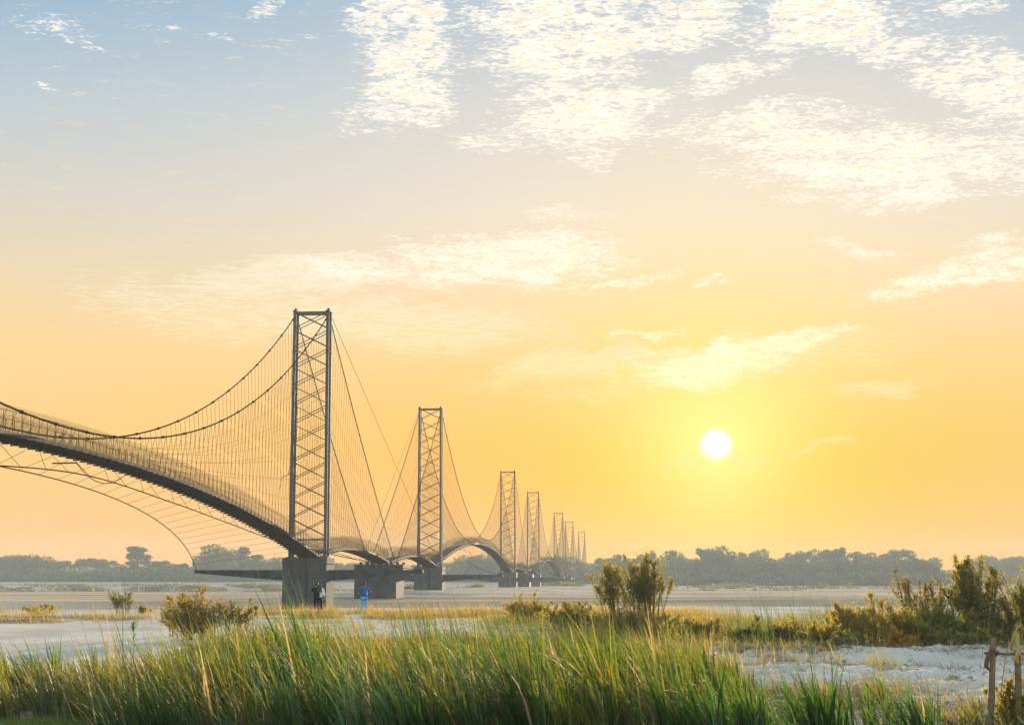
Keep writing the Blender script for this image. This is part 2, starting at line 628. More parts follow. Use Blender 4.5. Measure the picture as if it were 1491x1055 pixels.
bp.inputs['Distance'].default_value = .06
nt.l(nt.math('ADD', nt.noise(pos, 2.2, 8, .7), nt.math('MULTIPLY', nt.noise(mp.outputs[0], 9.0, 4, .6), .4)), bp.inputs['Height'])
nt.l(bp.outputs[0], b.inputs['Normal'])
g = link('ground', ground_me, None, gm)
tag(g, 'pale sandy river bed and banks reaching to the horizon', 'ground', kind='structure')

wm, nt, b = newmat('river water')
b.inputs['Base Color'].default_value = (.10, .10, .085, 1)
b.inputs['Roughness'].default_value = .03
b.inputs['IOR'].default_value = 1.33
b.inputs['Specular IOR Level'].default_value = .5
pos = nt.n('ShaderNodeNewGeometry').outputs['Position']
bp = nt.n('ShaderNodeBump')
bp.inputs['Strength'].default_value = .015
bp.inputs['Distance'].default_value = .05
nt.l(nt.noise(pos, 1.3, 4), bp.inputs['Height'])
nt.l(bp.outputs[0], b.inputs['Normal'])
w = MB()
w.add([(-1800, 100, 0), (1800, 100, 0), (1800, 1250, 0), (-1800, 1250, 0)], [(0, 1, 2, 3)])
tag(w.build('river', wm), 'shallow river water lying in streaks between sand bars', 'river', kind='structure')

# ------------------------------------------------------------------ the haze
hz = MB()
hz.box(-1900, 1900, -85, 1650, -1.7, 40.5)
hm = bpy.data.materials.new('river haze')
hm.use_nodes = True
hn = hm.node_tree.nodes
hn.remove(hn['Principled BSDF'])
pv = hn.new('ShaderNodeVolumePrincipled')
pv.inputs['Color'].default_value = (.35, .40, .46, 1)
pv.inputs['Density'].default_value = .00031
pv.inputs['Anisotropy'].default_value = .1
hm.node_tree.links.new(pv.outputs[0], hn['Material Output'].inputs['Volume'])
tag(hz.build('haze', hm), 'thin morning haze lying over the river bed', 'haze', kind='stuff')

# ------------------------------------------------------------------ the bridge
steel = surf_mat('weathered grey steel', (.035, .042, .055), (.085, .075, .065), .7, .75, 0, .2, 12, .12, True)
darksteel = surf_mat('dark deck steel', (.016, .018, .022), (.04, .036, .032), 1.2, .8, 0, spec=.08)
cablem = surf_mat('dark wire rope', (.022, .018, .015), (.035, .028, .02), 2, .9, 0, spec=.0)
wirem = surf_mat('galvanised wire', (.09, .055, .025), (.13, .08, .038), 2, .9, 0, spec=.0)
conc, nt, b = newmat('stained concrete')
tc = nt.n('ShaderNodeTexCoord').outputs['Object']
mp = nt.n('ShaderNodeMapping')
nt.l(tc, mp.inputs[0])
mp.inputs['Scale'].default_value = (1, 1, .10)
c0 = nt.mix(nt.rng(nt.noise(tc, .9, 6, .6), .35, .65), (.075, .08, .084), (.05, .054, .058))
c0 = nt.mix(nt.rng(nt.noise(mp.outputs[0], 1.5, 6, .65, .5), .5, .64, 0, .85), c0, (.022, .022, .024))
c0 = nt.mix(nt.rng(nt.noise(mp.outputs[0], 2.3, 4, .6), .6, .7, 0, .5), c0, (.20, .205, .20))
sx_ = nt.n('ShaderNodeSeparateXYZ')
nt.l(tc, sx_.inputs[0])
zz_ = nt.math('ADD', sx_.outputs[2], nt.math('MULTIPLY', nt.noise(tc, 1.2, 5), .9))
c0 = nt.mix(nt.rng(zz_, 1.5, 2.3, .6, 0), c0, (.075, .08, .085))
jn = nt.math('FRACT', nt.math('DIVIDE', nt.math('ADD', sx_.outputs[2], 20.0), 1.55))
c0 = nt.mix(nt.rng(jn, .0, .03, .55, 0.0), c0, (.03, .03, .03))
nt.l(c0, b.inputs['Base Color'])
b.inputs['Roughness'].default_value = .92
b.inputs['Specular IOR Level'].default_value = .1
bp = nt.n('ShaderNodeBump')
bp.inputs['Strength'].default_value = .35
nt.l(nt.noise(tc, 5, 6, .65), bp.inputs['Height'])
nt.l(bp.outputs[0], b.inputs['Normal'])
conc_d = surf_mat('dark weathered concrete', (.062, .064, .066), (.026, .026, .027), .8, .92, 0, .2, 6)

HALF, SIDE, TZ0, TZ1 = 95.5, 59.0, 6.65, 38.3
LEG = 2.15


def deck_z(s):
    a = abs(s)
    if a <= HALF:
        return 13.4 - 6.35 * (a / HALF) ** 2
    t = (a - HALF) / SIDE
    return 7.05 + 1.55 * 4 * t * (1 - t) * (1 - .15 * t) - .1 * t


def cable_z(s):
    a = abs(s)
    if a <= HALF:
        return 14.35 + (TZ1 - .2 - 14.35) * (a / HALF) ** 2
    t = (a - HALF) / SIDE
    return (TZ1 - .2) * (1 - t) + 6.95 * t - 3.0 * 4 * t * (1 - t) * .28


def cat(xs_, ys_, x):
    return float(np.interp(x, xs_, ys_))


def smooth_tab(tab, n=60):
    """Catmull-Rom resample of rows (s, a, z)"""
    tab = np.array(tab, float)
    m = np.vstack([[-tab[1, 0], tab[1, 1], tab[1, 2]], tab, 2 * tab[-1] - tab[-2]])
    out = []
    for i in range(1, len(m) - 2):
        for t in np.linspace(0, 1, n // (len(m) - 3), endpoint=False):
            p0, p1, p2, p3 = m[i - 1], m[i], m[i + 1], m[i + 2]
            out.append(.5 * ((2 * p1) + (-p0 + p2) * t + (2 * p0 - 5 * p1 + 4 * p2 - p3) * t * t + (-p0 + 3 * p1 - 3 * p2 + p3) * t ** 3))
    out.append(tab[-1])
    return np.array(out)


_t = np.linspace(0, 1, 60)
WL = np.stack([_t * HALF, 4.0 + 10.6 * _t ** 2.15, 11.9 - 6.9 * _t ** 1.95], 1)
WR = smooth_tab([(0, 3.0, 11.1), (24, 2.9, 10.2), (44, 2.9, 9.1), (60, 4.6, 7.7), (80, 10, 6.0), (95.5, 14.6, 5.0)])


def wind(side, s):
    T = WL if side < 0 else WR
    a = abs(s)
    return Vector((side * cat(T[:, 0], T[:, 1], a), s, cat(T[:, 0], T[:, 2], a)))


def tower_parts():
    """meshes of one tower, its foot at the middle of the pier top"""
    legs = []
    h = TZ1 - TZ0
    for sx in (-1, 1):
        for sy in (-1, 1):
            m = MB()
            m.tube([(sx * (LEG + .12), sy * .85, 0), (sx * LEG, sy * .85, h)], .215, 8)
            for k in range(1, 6):          # flanges between the sections
                z = h * k / 6
                m.tube([(sx * (LEG + .12 * (1 - k / 6)), sy * .85, z - .09), (sx * (LEG + .12 * (1 - k / 6)), sy * .85, z + .09)], .27, 8)
            m.box(sx * (LEG + .12) - .42, sx * (LEG + .12) + .42, sy * .85 - .42, sy * .85 + .42, 0.004, .12)
            legs.append(m.mesh('leg', steel))
    br = MB()
    n = 13
    for sy in (-1, 1):
        for k in range(n):
            z0, z1 = h * k / n + .3, h * (k + 1) / n + .0
            if k == 0:
                z0 = 2.2
            for d in (-1, 1):
                br.bar((-d * (LEG + .0), sy * .85, z0), (d * LEG, sy * .85, z1), .062, 4)
    for sx in (-1, 1):
        for k in range(n):
            z0, z1 = h * k / n, h * (k + 1) / n
            br.bar((sx * LEG, -.85, z0), (sx * LEG, .85, z1), .045, 4)
            br.bar((sx * LEG, -.85, z1), (sx * LEG, .85, z1), .045, 4)
    br = br.mesh('cross_bracing', steel)
    tb = MB()
    for sy in (-1, 1):
        tb.box(-LEG, LEG, sy * .85 - .1, sy * .85 + .1, h - .22, h + .02)
    tb = tb.mesh('top_beam', steel)
    sd = []
    for sx in (-1, 1):
        m = MB()
        m.box(sx * LEG - .26, sx * LEG + .26, -1.15, 1.15, h + .024, h + .16)
        m.box(sx * LEG - .14, sx * LEG + .14, -.5, .5, h + .16, h + .5)
        sd.append(m.mesh('cable_saddle', darksteel))
    return legs, br, tb, sd


TOWER = tower_parts()


def pier_mesh():
    m = MB()
    m.box(-2.8, 2.8, -2.6, 2.6, -1.2, TZ0 - .75)
    m.box(-2.86, 2.86, -2.66, 2.66, TZ0 - .746, TZ0)
    return m.mesh('pier', conc)


def beam_mesh(sx):
    m = MB()
    x0, x1 = sx * 2.803, sx * 14.7
    lo = [(x0, -.75, 3.75), (x1, -.45, 4.72), (x1, .45, 4.72), (x0, .75, 3.75)]
    hi = [(x0, -.75, 5.12), (x1, -.45, 5.12), (x1, .45, 5.12), (x0, .75, 5.12)]
    if sx < 0:
        lo = [lo[1], lo[0], lo[3], lo[2]]
        hi = [hi[1], hi[0], hi[3], hi[2]]
    m.hexa(lo, hi)
    return m.mesh('cantilever_beam', conc_d)


PIER = pier_mesh()
BEAM = {-1: beam_mesh(-1), 1: beam_mesh(1)}
SS = np.concatenate([np.linspace(-HALF - SIDE, -HALF, 33)[:-1], np.linspace(-HALF, HALF, 97), np.linspace(HALF, HALF + SIDE, 33)[1:]])


def deck_meshes():
    d = MB()
    for sx in (-1, 1):                                     # edge girders
        for i in range(len(SS) - 1):
            a, c_ = SS[i], SS[i + 1]
            za, zc = deck_z(a), deck_z(c_)
            x0, x1 = (sx * 1.2 - .09, sx * 1.2 + .09)
            d.hexa([(x0, a, za - .30), (x1, a, za - .30), (x1, c_, zc - .30), (x0, c_, zc - .30)], [(x0, a, za), (x1, a, za), (x1, c_, zc), (x0, c_, zc)])
    for i in range(len(SS) - 1):                           # walking surface
        a, c_ = SS[i], SS[i + 1]
        za, zc = deck_z(a), deck_z(c_)
        d.hexa([(-1.105, a, za - .10), (1.105, a, za - .10), (1.105, c_, zc - .10), (-1.105, c_, zc - .10)],
               [(-1.105, a, za - .03), (1.105, a, za - .03), (1.105, c_, zc - .03), (-1.105, c_, zc - .03)])
    cb = d
    for s in np.arange(-HALF - SIDE + 1, HALF + SIDE, 1.6):
        z = deck_z(s)
        cb.box(-1.5, 1.5, s - .06, s + .06, z - .42, z - .302)
    deck = d.mesh('deck', darksteel)
    rails = []
    for sx in (-1, 1):
        r = MB()
        x = sx * 1.2
        for h_, rr in ((1.35, .022), (.72, .013), (.12, .013)):
            r.tube([(x, s, deck_z(s) + h_) for s in SS], rr, 4)
        for s in np.arange(-HALF - SIDE + .8, HALF + SIDE, 1.6):
            r.bar((x, s, deck_z(s) + .003), (x, s, deck_z(s) + 1.35), .025, 4)
        rails.append(r.mesh('railing', darksteel))
    nets = []
    for sx in (-1, 1):                                     # wire netting that fills the railing and rises above it
        x = sx * 1.26
        v = []
        f = []
        for s in np.arange(-HALF - SIDE + .3, HALF + SIDE, .11):
            z = deck_z(s)
            n = len(v)
            w_ = .011
            v += [(x, s - w_, z + .02), (x, s + w_, z + .02), (x, s + w_, z + 1.62), (x, s - w_, z + 1.62)]
            f.append((n, n + 1, n + 2, n + 3))
        for h_ in np.arange(.1, 1.7, .12):
            for i in range(len(SS) - 1):
                a, c_ = SS[i], SS[i + 1]
                n = len(v)
                v += [(x, a, deck_z(a) + h_), (x, c_, deck_z(c_) + h_), (x, c_, deck_z(c_) + h_ + .016), (x, a, deck_z(a) + h_ + .016)]
                f.append((n, n + 1, n + 2, n + 3))
        nets.append(npmesh('wire_netting', np.array(v), np.array(f), wirem))
    return deck, rails, nets


DECK = deck_meshes()


def cables():
    out = []
    for sx in (-1, 1):
        m = MB()
        m.tube([(sx * LEG, s, cable_z(s)) for s in SS], .07, 5)
        cl = m                                             # the clamps the hangers start from
        for s in np.arange(-HALF + 3.2, HALF - 2, 6.4):
            cl.tube([(sx * LEG, s - .16, cable_z(s - .16)), (sx * LEG, s + .16, cable_z(s + .16))], .125, 6)
        main = m.mesh('main_cable', cablem)
        m = MB()
        m.tube([wind(sx, s) for s in np.linspace(-HALF, HALF, 150)], .046, 5)
        out.append((main, m.mesh('wind_cable', cablem)))
    return out


CABLES = cables()


def bar_mesh(name, a, b_, r, mat, n=4):
    m = MB()
    m.bar(a, b_, r, n)
    return m.mesh(name, mat)


def hanger_ends(sx, s):
    j = .35 * math.sin(s * 7.7 + sx)
    return (sx * LEG, s, cable_z(s) - .05), (sx * 1.55, s + j * .4, deck_z(s) - .38)


HANG = []            # (side, station)
for sx in (-1, 1):
    for s in np.arange(-HALF + 2.4, HALF - 2, 1.6):
        HANG.append((sx, float(s)))
    for sg in (-1, 1):
        for s in np.arange(HALF + 2.4, HALF + SIDE - 5, 1.6):
            HANG.append((sx, float(sg * s)))
TIES = [(sx, float(s)) for sx in (-1, 1) for s in np.arange(-90.2, 91, 4.4)]


def tie_ends(sx, s):
    return wind(sx, s), (sx * 1.62, s + (2.0 if int(abs(s) / 4.4) % 2 else -2.0) * (.25 if sx < 0 else .9), deck_z(s) - .46)


HM, TM = {}, {}


def hanger_mesh(h_):
    if h_ not in HM:
        a, c_ = hanger_ends(*h_)
        HM[h_] = bar_mesh('hanger', a, c_, .020, wirem, 4)
    return HM[h_]


def tie_mesh(t_):
    if t_ not in TM:
        a, c_ = tie_ends(*t_)
        TM[t_] = bar_mesh('wind_tie', a, c_, .018, cablem, 4)
        mb = MB()
    return TM[t_]


def many(name, ends, r, mat):
    m = MB()
    for a, c_ in ends:
        m.bar(a, c_, r, 3)
    return m.mesh(name, mat)


# faint long net wires strung through the hangers of the side spans
def net_wires():
    m = MB()
    for sx in (-1, 1):
        for q in (.12, .25, .4, .55, .7, .85):
            for (s0, s1) in ((HALF + 2, HALF + SIDE - 6), (-HALF - SIDE + 6, -HALF - 2), (20, HALF - 2), (-HALF + 2, -20)):
                pts = []
                for s in np.linspace(s0, s1, 14):
                    a, c_ = hanger_ends(sx, s)
                    pts.append(Vector(c_).lerp(Vector(a), q * .8))
                m.tube(pts, .014, 3)
    return m.mesh('net_wires', wirem)


NETW = net_wires()
ROT = -math.atan(AX)


def bridge(mid, label, detail, first=-1):
    root = empty('suspension_bridge', (axis_x(mid), mid, 0), ROT)
    tag(root, label, 'bridge', 'footbridges in a row across the river')
    cs = 1.0 / math.cos(ROT)
    for sg in (-1, 1):
        pr = link('pier', PIER, root)
        pr.location = (0, sg * HALF, 0)
        for sx in (-1, 1):
            link('cantilever_beam', BEAM[sx], pr)
        tw = link('tower', TOWER[1], root)
        tw.location = (0, sg * HALF, TZ0)
        for m in TOWER[0]:
            link('leg', m, tw)
        link('top_beam', TOWER[2], tw)
        for m in TOWER[3]:
            link('cable_saddle', m, tw)
    dk = link('deck', DECK[0], root)
    for m in DECK[1]:
        link('railing', m, dk)
    for m in DECK[2]:
        link('wire_netting', m, dk)
    for sx, (ma, wi) in zip((-1, 1), CABLES):
        mc = link('main_cable', ma, root)
        link('wind_cable', wi, root)
    link('net_wires', NETW, root)['kind'] = 'stuff'
    if detail:
        key = (lambda h_: -abs(h_[1] - (60 if detail == 'a' else 0)) if detail == 'a' else (cable_z(h_[1]) - deck_z(h_[1])))
        pick = sorted(HANG, key=key, reverse=True)[:100]
        for h_ in pick:
            link('hanger', hanger_mesh(h_), root)
        ps = set(pick)
        rest = [h_ for h_ in HANG if h_ not in ps]
        o = link('hanger', many('hangers', [hanger_ends(*h_) for h_ in rest], .020, wirem), root)
        o['kind'] = 'stuff'
        for t_ in TIES:
            link('wind_tie', tie_mesh(t_), root)
    else:
        if 'far' not in HM:
            HM['far'] = many('hangers', [hanger_ends(*h_) for h_ in HANG], .020, wirem)
            TM['far'] = many('wind_ties', [tie_ends(*t_) for t_ in TIES], .026, cablem)
        link('hanger', HM['far'], root)['kind'] = 'stuff'
        link('wind_tie', TM['far'], root)['kind'] = 'stuff'
    return root


cs_ = math.sqrt(1 + AX * AX)
bA = bridge(116.5, 'suspension footbridge span with the tallest tower, its deck sweeping out of the picture', 'a')
bB = bridge(116.5 + 310, 'second suspension footbridge span, its two mid-sized towers either side of a clear deck arch', 'b')
bC = bridge(116.5 + 620, 'third suspension footbridge span, hazy, between the second span and the faintest one', None)
bD = bridge(116.5 + 930, 'faintest and farthest suspension footbridge span at the end of the row', None)
# straight guy wires from a tower top to the foot of the next bridge
for root, sg, dl in ((bA, 1, (118 - .6)), (bB, -1, -84), (bB, 1, -191), (bC, -1, 118 - 36)):
    pass
gw = lambda root, a, c_: bar_mesh('guy_wire', a, c_, .03, wirem, 4)
link('guy_wire', gw(bA, (LEG, HALF + .5, TZ1), (2.0, HALF + 117, 7.4)), bA)
link('guy_wire', gw(bB, (-LEG, -HALF - .5, TZ1), (1.2, -HALF - 82, 9.0)), bB)
link('guy_wire', gw(bB, (LEG, HALF + .5, TZ1), (2.0, HALF + 117, 7.4)), bB)
link('guy_wire', gw(bC, (-LEG, -HALF - .5, TZ1), (1.2, -HALF - 82, 9.0)), bC)
# a slack loose cable under the nearest deck and a small bracket on its tower
m = MB()
m.tube([(-1.5, s, deck_z(s) - .5 - 1.1 * 4 * t * (1 - t)) for t in np.linspace(0, 1, 12) for s in (12 + 12 * t,)], .035, 5)
m.tube([(-1.5, 12, deck_z(12) - .52), (-1.9, 8, deck_z(8) - .9)], .06, 5)
m.build('loose_cable', cablem, bA)
m = MB()
m.bar((-LEG - .2, HALF - .9, 17.3), (-LEG - 1.3, HALF - .9, 16.9), .05)
m.bar((-LEG - 1.3, HALF - .9, 16.9), (-LEG - 1.6, HALF - .9, 15.2), .03)
m.bar((-LEG - .2, HALF - .9, 18.4), (-LEG - .55, HALF - .9, 17.2), .04)
m.build('lamp_bracket', darksteel, bA)


def anchor(dist, label):
    z0 = float(height(axis_x(dist), dist)) - .8
    m = MB()
    m.box(-3.9, 2.9, -4.2, 4.2, z0, 3.9)
    m.hexa([(-3.9, -4.2, 3.904), (2.9, -4.2, 3.904), (2.9, 4.2, 3.904), (-3.9, 4.2, 3.904)], [(-3.95, -4.25, 5.0), (4.0, -4.25, 5.0), (4.0, 4.25, 5.0), (-3.95, 4.25, 5.0)])
    m.box(-3.95, 4.0, -4.25, 4.25, 5.003, 6.42)
    for x in (-3, -2, -1.2, 1.2, 2, 3):
        for y in (-3.6, 3.2):
            m.box(x - .22, x + .22, y, y + .5, 6.424, 6.85)
    o = m.build('anchor_block', conc_d)
    o.location = (axis_x(dist), dist, 0)
    o.rotation_euler = (0, 0, ROT)
    tag(o, label, 'concrete block', 'anchor blocks where two bridge spans meet')
    return o


anchor(271.5, 'large dark concrete anchor block with overhanging cap, behind the standing people')
anchor(581.5, 'smaller hazy anchor block beyond the clear deck arch')
anchor(891.5, 'faintest anchor block, far along the row near the last towers')
# ------------------------------------------------------------------ grass
grassm = leaf_mat('grass blades', .5, .045, rough=.5)
leafm = leaf_mat('shrub leaves', .5, .04)


def blades(x, y, z, L, w, az_, lean, bend, cb, ct, seg=4, twist=None):
    """curved tapering strips: az_ is the way a blade leans, lean and bend are angles from upright at foot and tip"""
    n = len(x)
    t = np.linspace(0, 1, seg + 1)
    th = lean[:, None] + bend[:, None] * t[None] ** 1.5
    ds = L[:, None] / seg
    hx = np.cumsum(np.concatenate([np.zeros((n, 1)), np.sin(th[:, :-1]) * ds], 1), 1)
    hz_ = np.cumsum(np.concatenate([np.zeros((n, 1)), np.cos(th[:, :-1]) * ds], 1), 1)
    cx, cyy = np.cos(az_)[:, None], np.sin(az_)[:, None]
    px_ = x[:, None] + hx * cx
    py_ = y[:, None] + hx * cyy
    pz_ = z[:, None] + hz_
    tw = az_ + math.pi / 2 + (RNG.normal(0, .7, n) if twist is None else twist)
    wx, wy = np.cos(tw)[:, None], np.sin(tw)[:, None]
    ww = (w[:, None] * (1 - t[None] ** 1.7) * (.55 + .45 * np.minimum(1, t[None] * 4 + .3)) + .0008) * .5
    a = np.stack([px_ - wx * ww, py_ - wy * ww, pz_], -1)
    b_ = np.stack([px_ + wx * ww, py_ + wy * ww, pz_], -1)
    V = np.stack([a, b_], 2).reshape(-1, 3)                     # n*(seg+1)*2
    k = np.arange(seg)
    base_ = (np.arange(n) * (seg + 1) * 2)[:, None] + k[None] * 2
    F = np.stack([base_, base_ + 1, base_ + 3, base_ + 2], -1).reshape(-1, 4)
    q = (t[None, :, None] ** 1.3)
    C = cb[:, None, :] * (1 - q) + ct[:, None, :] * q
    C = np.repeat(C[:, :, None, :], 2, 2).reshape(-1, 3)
    return V, F, C * .86


def join(parts):
    o = 0
    Vs, Fs, Cs = [], [], []
    for V, F, C in parts:
        Vs.append(V)
        Fs.append(F + o)
        Cs.append(C)
        o += len(V)
    return np.concatenate(Vs), np.concatenate(Fs), np.concatenate(Cs)


def pal(n, *cols):
    c = np.array(cols)
    i = RNG.integers(0, len(c), n)
    return c[i] * RNG.uniform(.75, 1.25, (n, 1))


def mixc(a, b_, f):
    return a * (1 - f[:, None]) + b_ * f[:, None]


def scatter(n, d0, d1, p0, p1, mask):
    y = np.sqrt(RNG.uniform(d0 * d0, d1 * d1, n))
    px = RNG.uniform(p0, p1, n)
    x = (px - 745.5) / 2421 * y
    keep = RNG.uniform(0, 1, n) < mask(x, y)
    return x[keep], y[keep]


# tall green grass, in tufts
tx, ty = scatter(3300, 17, 52, -160, 1650, dense_mask)
per = 30
n = len(tx) * per
i = np.repeat(np.arange(len(tx)), per)
ra = RNG.uniform(0, 2 * math.pi, n)
rr = np.abs(RNG.normal(0, .13, n))
x = tx[i] + np.cos(ra) * rr
y = ty[i] + np.sin(ra) * rr
z = height(x, y) - .02
top_ = np.interp(PX(tx, ty), [0, 200, 300, 450, 600, 750, 900, 1000, 1100, 1200, 1300, 1500], [948, 944, 930, 922, 934, 920, 924, 940, 966, 980, 992, 1000]) + 75 * (fbm(tx / 2.6, ty / 5., 151) - .5)
tL = np.clip((CAM_Z - height(tx, ty)) - (top_ - 848) * ty / 2421, .35, 1.45) * RNG.uniform(.5, 1.25, len(tx)) * (.28 + 1.45 * fbm(tx / 2.0, ty / 2.8, 99))
tL *= np.where(RNG.uniform(0, 1, len(tx)) < .06, 1.3, 1)
L = tL[i] * RNG.uniform(.55, 1.12, n)
wdir = math.pi + RNG.normal(.15, .45, len(tx))[i]      # the wind lays them over to the left
vx = np.cos(ra) * .75 + np.cos(wdir) * .95
vy = np.sin(ra) * .75 + np.sin(wdir) * .95
az_ = np.arctan2(vy, vx)
lean = np.clip(.10 + np.hypot(vx, vy) * RNG.uniform(.05, .30, n) + RNG.normal(0, .06, n), .02, 1.1)
bend = np.abs(RNG.normal(.45, .35, n)) + (RNG.uniform(0, 1, n) < .38) * RNG.uniform(.7, 2.2, n)
wd = RNG.uniform(.014, .046, n) * np.interp(ty[i], [18, 40], [.85, 1.1])
tyel = np.clip(fbm(tx / 1.6, ty / 2.2, 91) * 3.0 - 1.25 + sstep(22, 34, ty) * .55, 0, 1)[i]
u = RNG.uniform(0, 1, n)
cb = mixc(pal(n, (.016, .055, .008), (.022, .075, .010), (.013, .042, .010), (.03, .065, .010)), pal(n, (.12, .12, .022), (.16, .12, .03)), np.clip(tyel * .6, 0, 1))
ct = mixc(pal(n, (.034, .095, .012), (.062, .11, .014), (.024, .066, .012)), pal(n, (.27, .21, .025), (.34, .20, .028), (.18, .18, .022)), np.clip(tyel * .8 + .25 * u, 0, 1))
dryb = (RNG.uniform(0, 1, n) < .025 + .07 * tyel) | ((RNG.uniform(0, 1, len(tx)) < .05)[i] & (RNG.uniform(0, 1, n) < .6))
cb[dryb] = pal(dryb.sum(), (.22, .16, .07), (.28, .20, .10))
ct[dryb] = pal(dryb.sum(), (.27, .19, .08), (.32, .24, .12))
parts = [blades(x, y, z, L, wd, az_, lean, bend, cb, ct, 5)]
# matted old growth low between the tufts
mx_, my_ = scatter(46000, 17, 52, -160, 1650, lambda a, b_: np.clip(.75 * dense_mask(a, b_) + .6 * (b_ < edge_far(PX(a, b_)) + 3) * (1 - .7 * sstep(1000, 1150, PX(a, b_))) * (1 - (PX(a, b_) < 150) * (b_ < 22)), 0, .95))
n = len(mx_)
parts.append(blades(mx_, my_, height(mx_, my_), RNG.uniform(.15, .5, n), RNG.uniform(.008, .016, n), RNG.uniform(0, 6.28, n), RNG.uniform(.3, 1.1, n), RNG.uniform(.1, .8, n),
                    pal(n, (.05, .07, .02), (.12, .10, .035), (.2, .14, .06)), pal(n, (.07, .10, .02), (.2, .15, .05), (.28, .2, .09)), 3))
V, F, C = join(parts)
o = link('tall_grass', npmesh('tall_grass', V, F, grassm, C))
tag(o, 'tall green riverside grass leaning over in the wind across the near bank', 'grass', kind='stuff')

# golden grass on the sand farther off
parts = []
x, y = scatter(95000, 24, 106, -160, 1650, gold_mask)
n = len(x)
px = PX(x, y)
tall = np.interp(y, [26, 38, 42, 60, 70, 104], [.4, .42, .6, .58, .56, .56]) * RNG.uniform(.45, 1.15, n) * np.clip(2.6 * fbm(x / 1.6, y / 2.6, 95) - .45, .1, 1.7)
green = np.clip(np.maximum(sstep(1000, 1090, px), .9 * (y < 76) * (px < 850)) * sstep(.4, .6, fbm(x / 3., y / 3., 97)) + .15, 0, 1)
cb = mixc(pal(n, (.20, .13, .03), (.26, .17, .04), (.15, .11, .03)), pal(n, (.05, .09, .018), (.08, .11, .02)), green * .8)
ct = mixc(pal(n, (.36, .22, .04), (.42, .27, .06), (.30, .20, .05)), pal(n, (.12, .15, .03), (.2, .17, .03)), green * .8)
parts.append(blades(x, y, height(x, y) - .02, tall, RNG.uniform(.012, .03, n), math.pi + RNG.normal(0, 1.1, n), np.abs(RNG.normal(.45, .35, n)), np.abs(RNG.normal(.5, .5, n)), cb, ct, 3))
V, F, C = join(parts)
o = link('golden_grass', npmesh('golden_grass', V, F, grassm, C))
tag(o, 'sunlit golden grass in bands on the sand behind the tall green grass', 'grass', kind='stuff')

# sparse tall reed blades that stick up above the rest
tx, ty = scatter(420, 24, 60, 180, 1500, lambda a, b_: np.clip(dense_mask(a, b_) * .35 + .55 * gold_mask(a, b_) * (PX(a, b_) > 1000), 0, 1) * (np.abs(PX(a, b_) - 500) > 75))
i = np.repeat(np.arange(len(tx)), 7)
n = len(i)
x = tx[i] + RNG.normal(0, .12, n)
y = ty[i] + RNG.normal(0, .12, n)
parts = [blades(x, y, height(x, y), RNG.uniform(1.0, 1.65, n), RNG.uniform(.016, .028, n), math.pi + RNG.normal(0, .5, n), np.abs(RNG.normal(.16, .1, n)), np.abs(RNG.normal(.25, .2, n)),
                pal(n, (.03, .07, .018), (.04, .085, .02)), pal(n, (.05, .08, .018), (.12, .11, .03)), 5)]
V, F, C = join(parts)
o = link('reeds', npmesh('reeds', V, F, grassm, C))
tag(o, 'long dark reed blades standing above the grass', 'reeds', kind='stuff')

# short bright turf round the bare sand in the near corner
x, y = scatter(26000, 17.6, 22.5, -140, 190, lambda a, b_: np.clip(np.exp(-((PX(a, b_) - 105) / 40.) ** 2) * (1 - sstep(20.8, 22.0, b_)) + .8 * np.exp(-((b_ - 21.0) / .55) ** 2) * (PX(a, b_) < 130), 0, 1))
n = len(x)
V, F, C = blades(x, y, height(x, y), RNG.uniform(.05, .16, n), RNG.uniform(.006, .012, n), RNG.uniform(0, 6.28, n), RNG.uniform(.1, .8, n), RNG.uniform(.1, .6, n),
                 pal(n, (.07, .13, .02), (.10, .16, .02)), pal(n, (.16, .2, .03), (.22, .2, .04)), 2)
o = link('short_turf', npmesh('short_turf', V, F, grassm, C))
tag(o, 'short bright green turf beside the bare sand in the near corner', 'turf', kind='stuff')

# dead stalks and litter on the sand bank
x, y = scatter(34000, 18.5, 46, 880, 1560, lambda a, b_: (1 - .8 * dense_mask(a, b_)) * sstep(.42, .6, fbm(a / 1.3, b_ / 1.8, 111)) * (1 - .6 * sstep(27, 31, b_) * (1 - sstep(39, 41, b_))))
n = len(x)
V, F, C = blades(x, y, height(x, y) + .005, RNG.uniform(.08, .42, n), RNG.uniform(.008, .02, n), RNG.uniform(0, 6.28, n), RNG.uniform(.8, 1.55, n), RNG.uniform(0, .7, n),
                 pal(n, (.14, .10, .05), (.2, .15, .08), (.09, .08, .04)), pal(n, (.2, .15, .08), (.28, .2, .1)), 3)
o = link('dead_stalks', npmesh('dead_stalks', V, F, grassm, C))
tag(o, 'dead straw and bent stalks lying over the crumbling sand bank', 'straw', kind='stuff')


# clods and small stones on the broken bank
x, y = scatter(1500, 18.5, 46, 880, 1560, lambda a, b_: (1 - .8 * dense_mask(a, b_)) * sstep(.45, .65, fbm(a / 1.0, b_ / 1.5, 141)))
n = len(x)
u8 = np.array([(math.cos(a) * c_, math.sin(a) * c_, z_) for z_, c_ in ((-.5, .7), (.15, 1.0), (.7, .55)) for a in np.arange(6) * math.pi / 3 + z_] + [(0, 0, .95)])
f8 = [(r_ * 6 + k, r_ * 6 + (k + 1) % 6, r_ * 6 + 6 + (k + 1) % 6, r_ * 6 + 6 + k) for r_ in range(2) for k in range(6)] + [(12 + k, 12 + (k + 1) % 6, 18, 18) for k in range(6)]
f8 = [(a, b_, c_) for a, b_, c_, d_ in f8] + [(a, c_, d_) for a, b_, c_, d_ in f8 if c_ != d_]
sz = RNG.uniform(.015, .07, n) ** 1.0 * RNG.uniform(.5, 1.5, n)
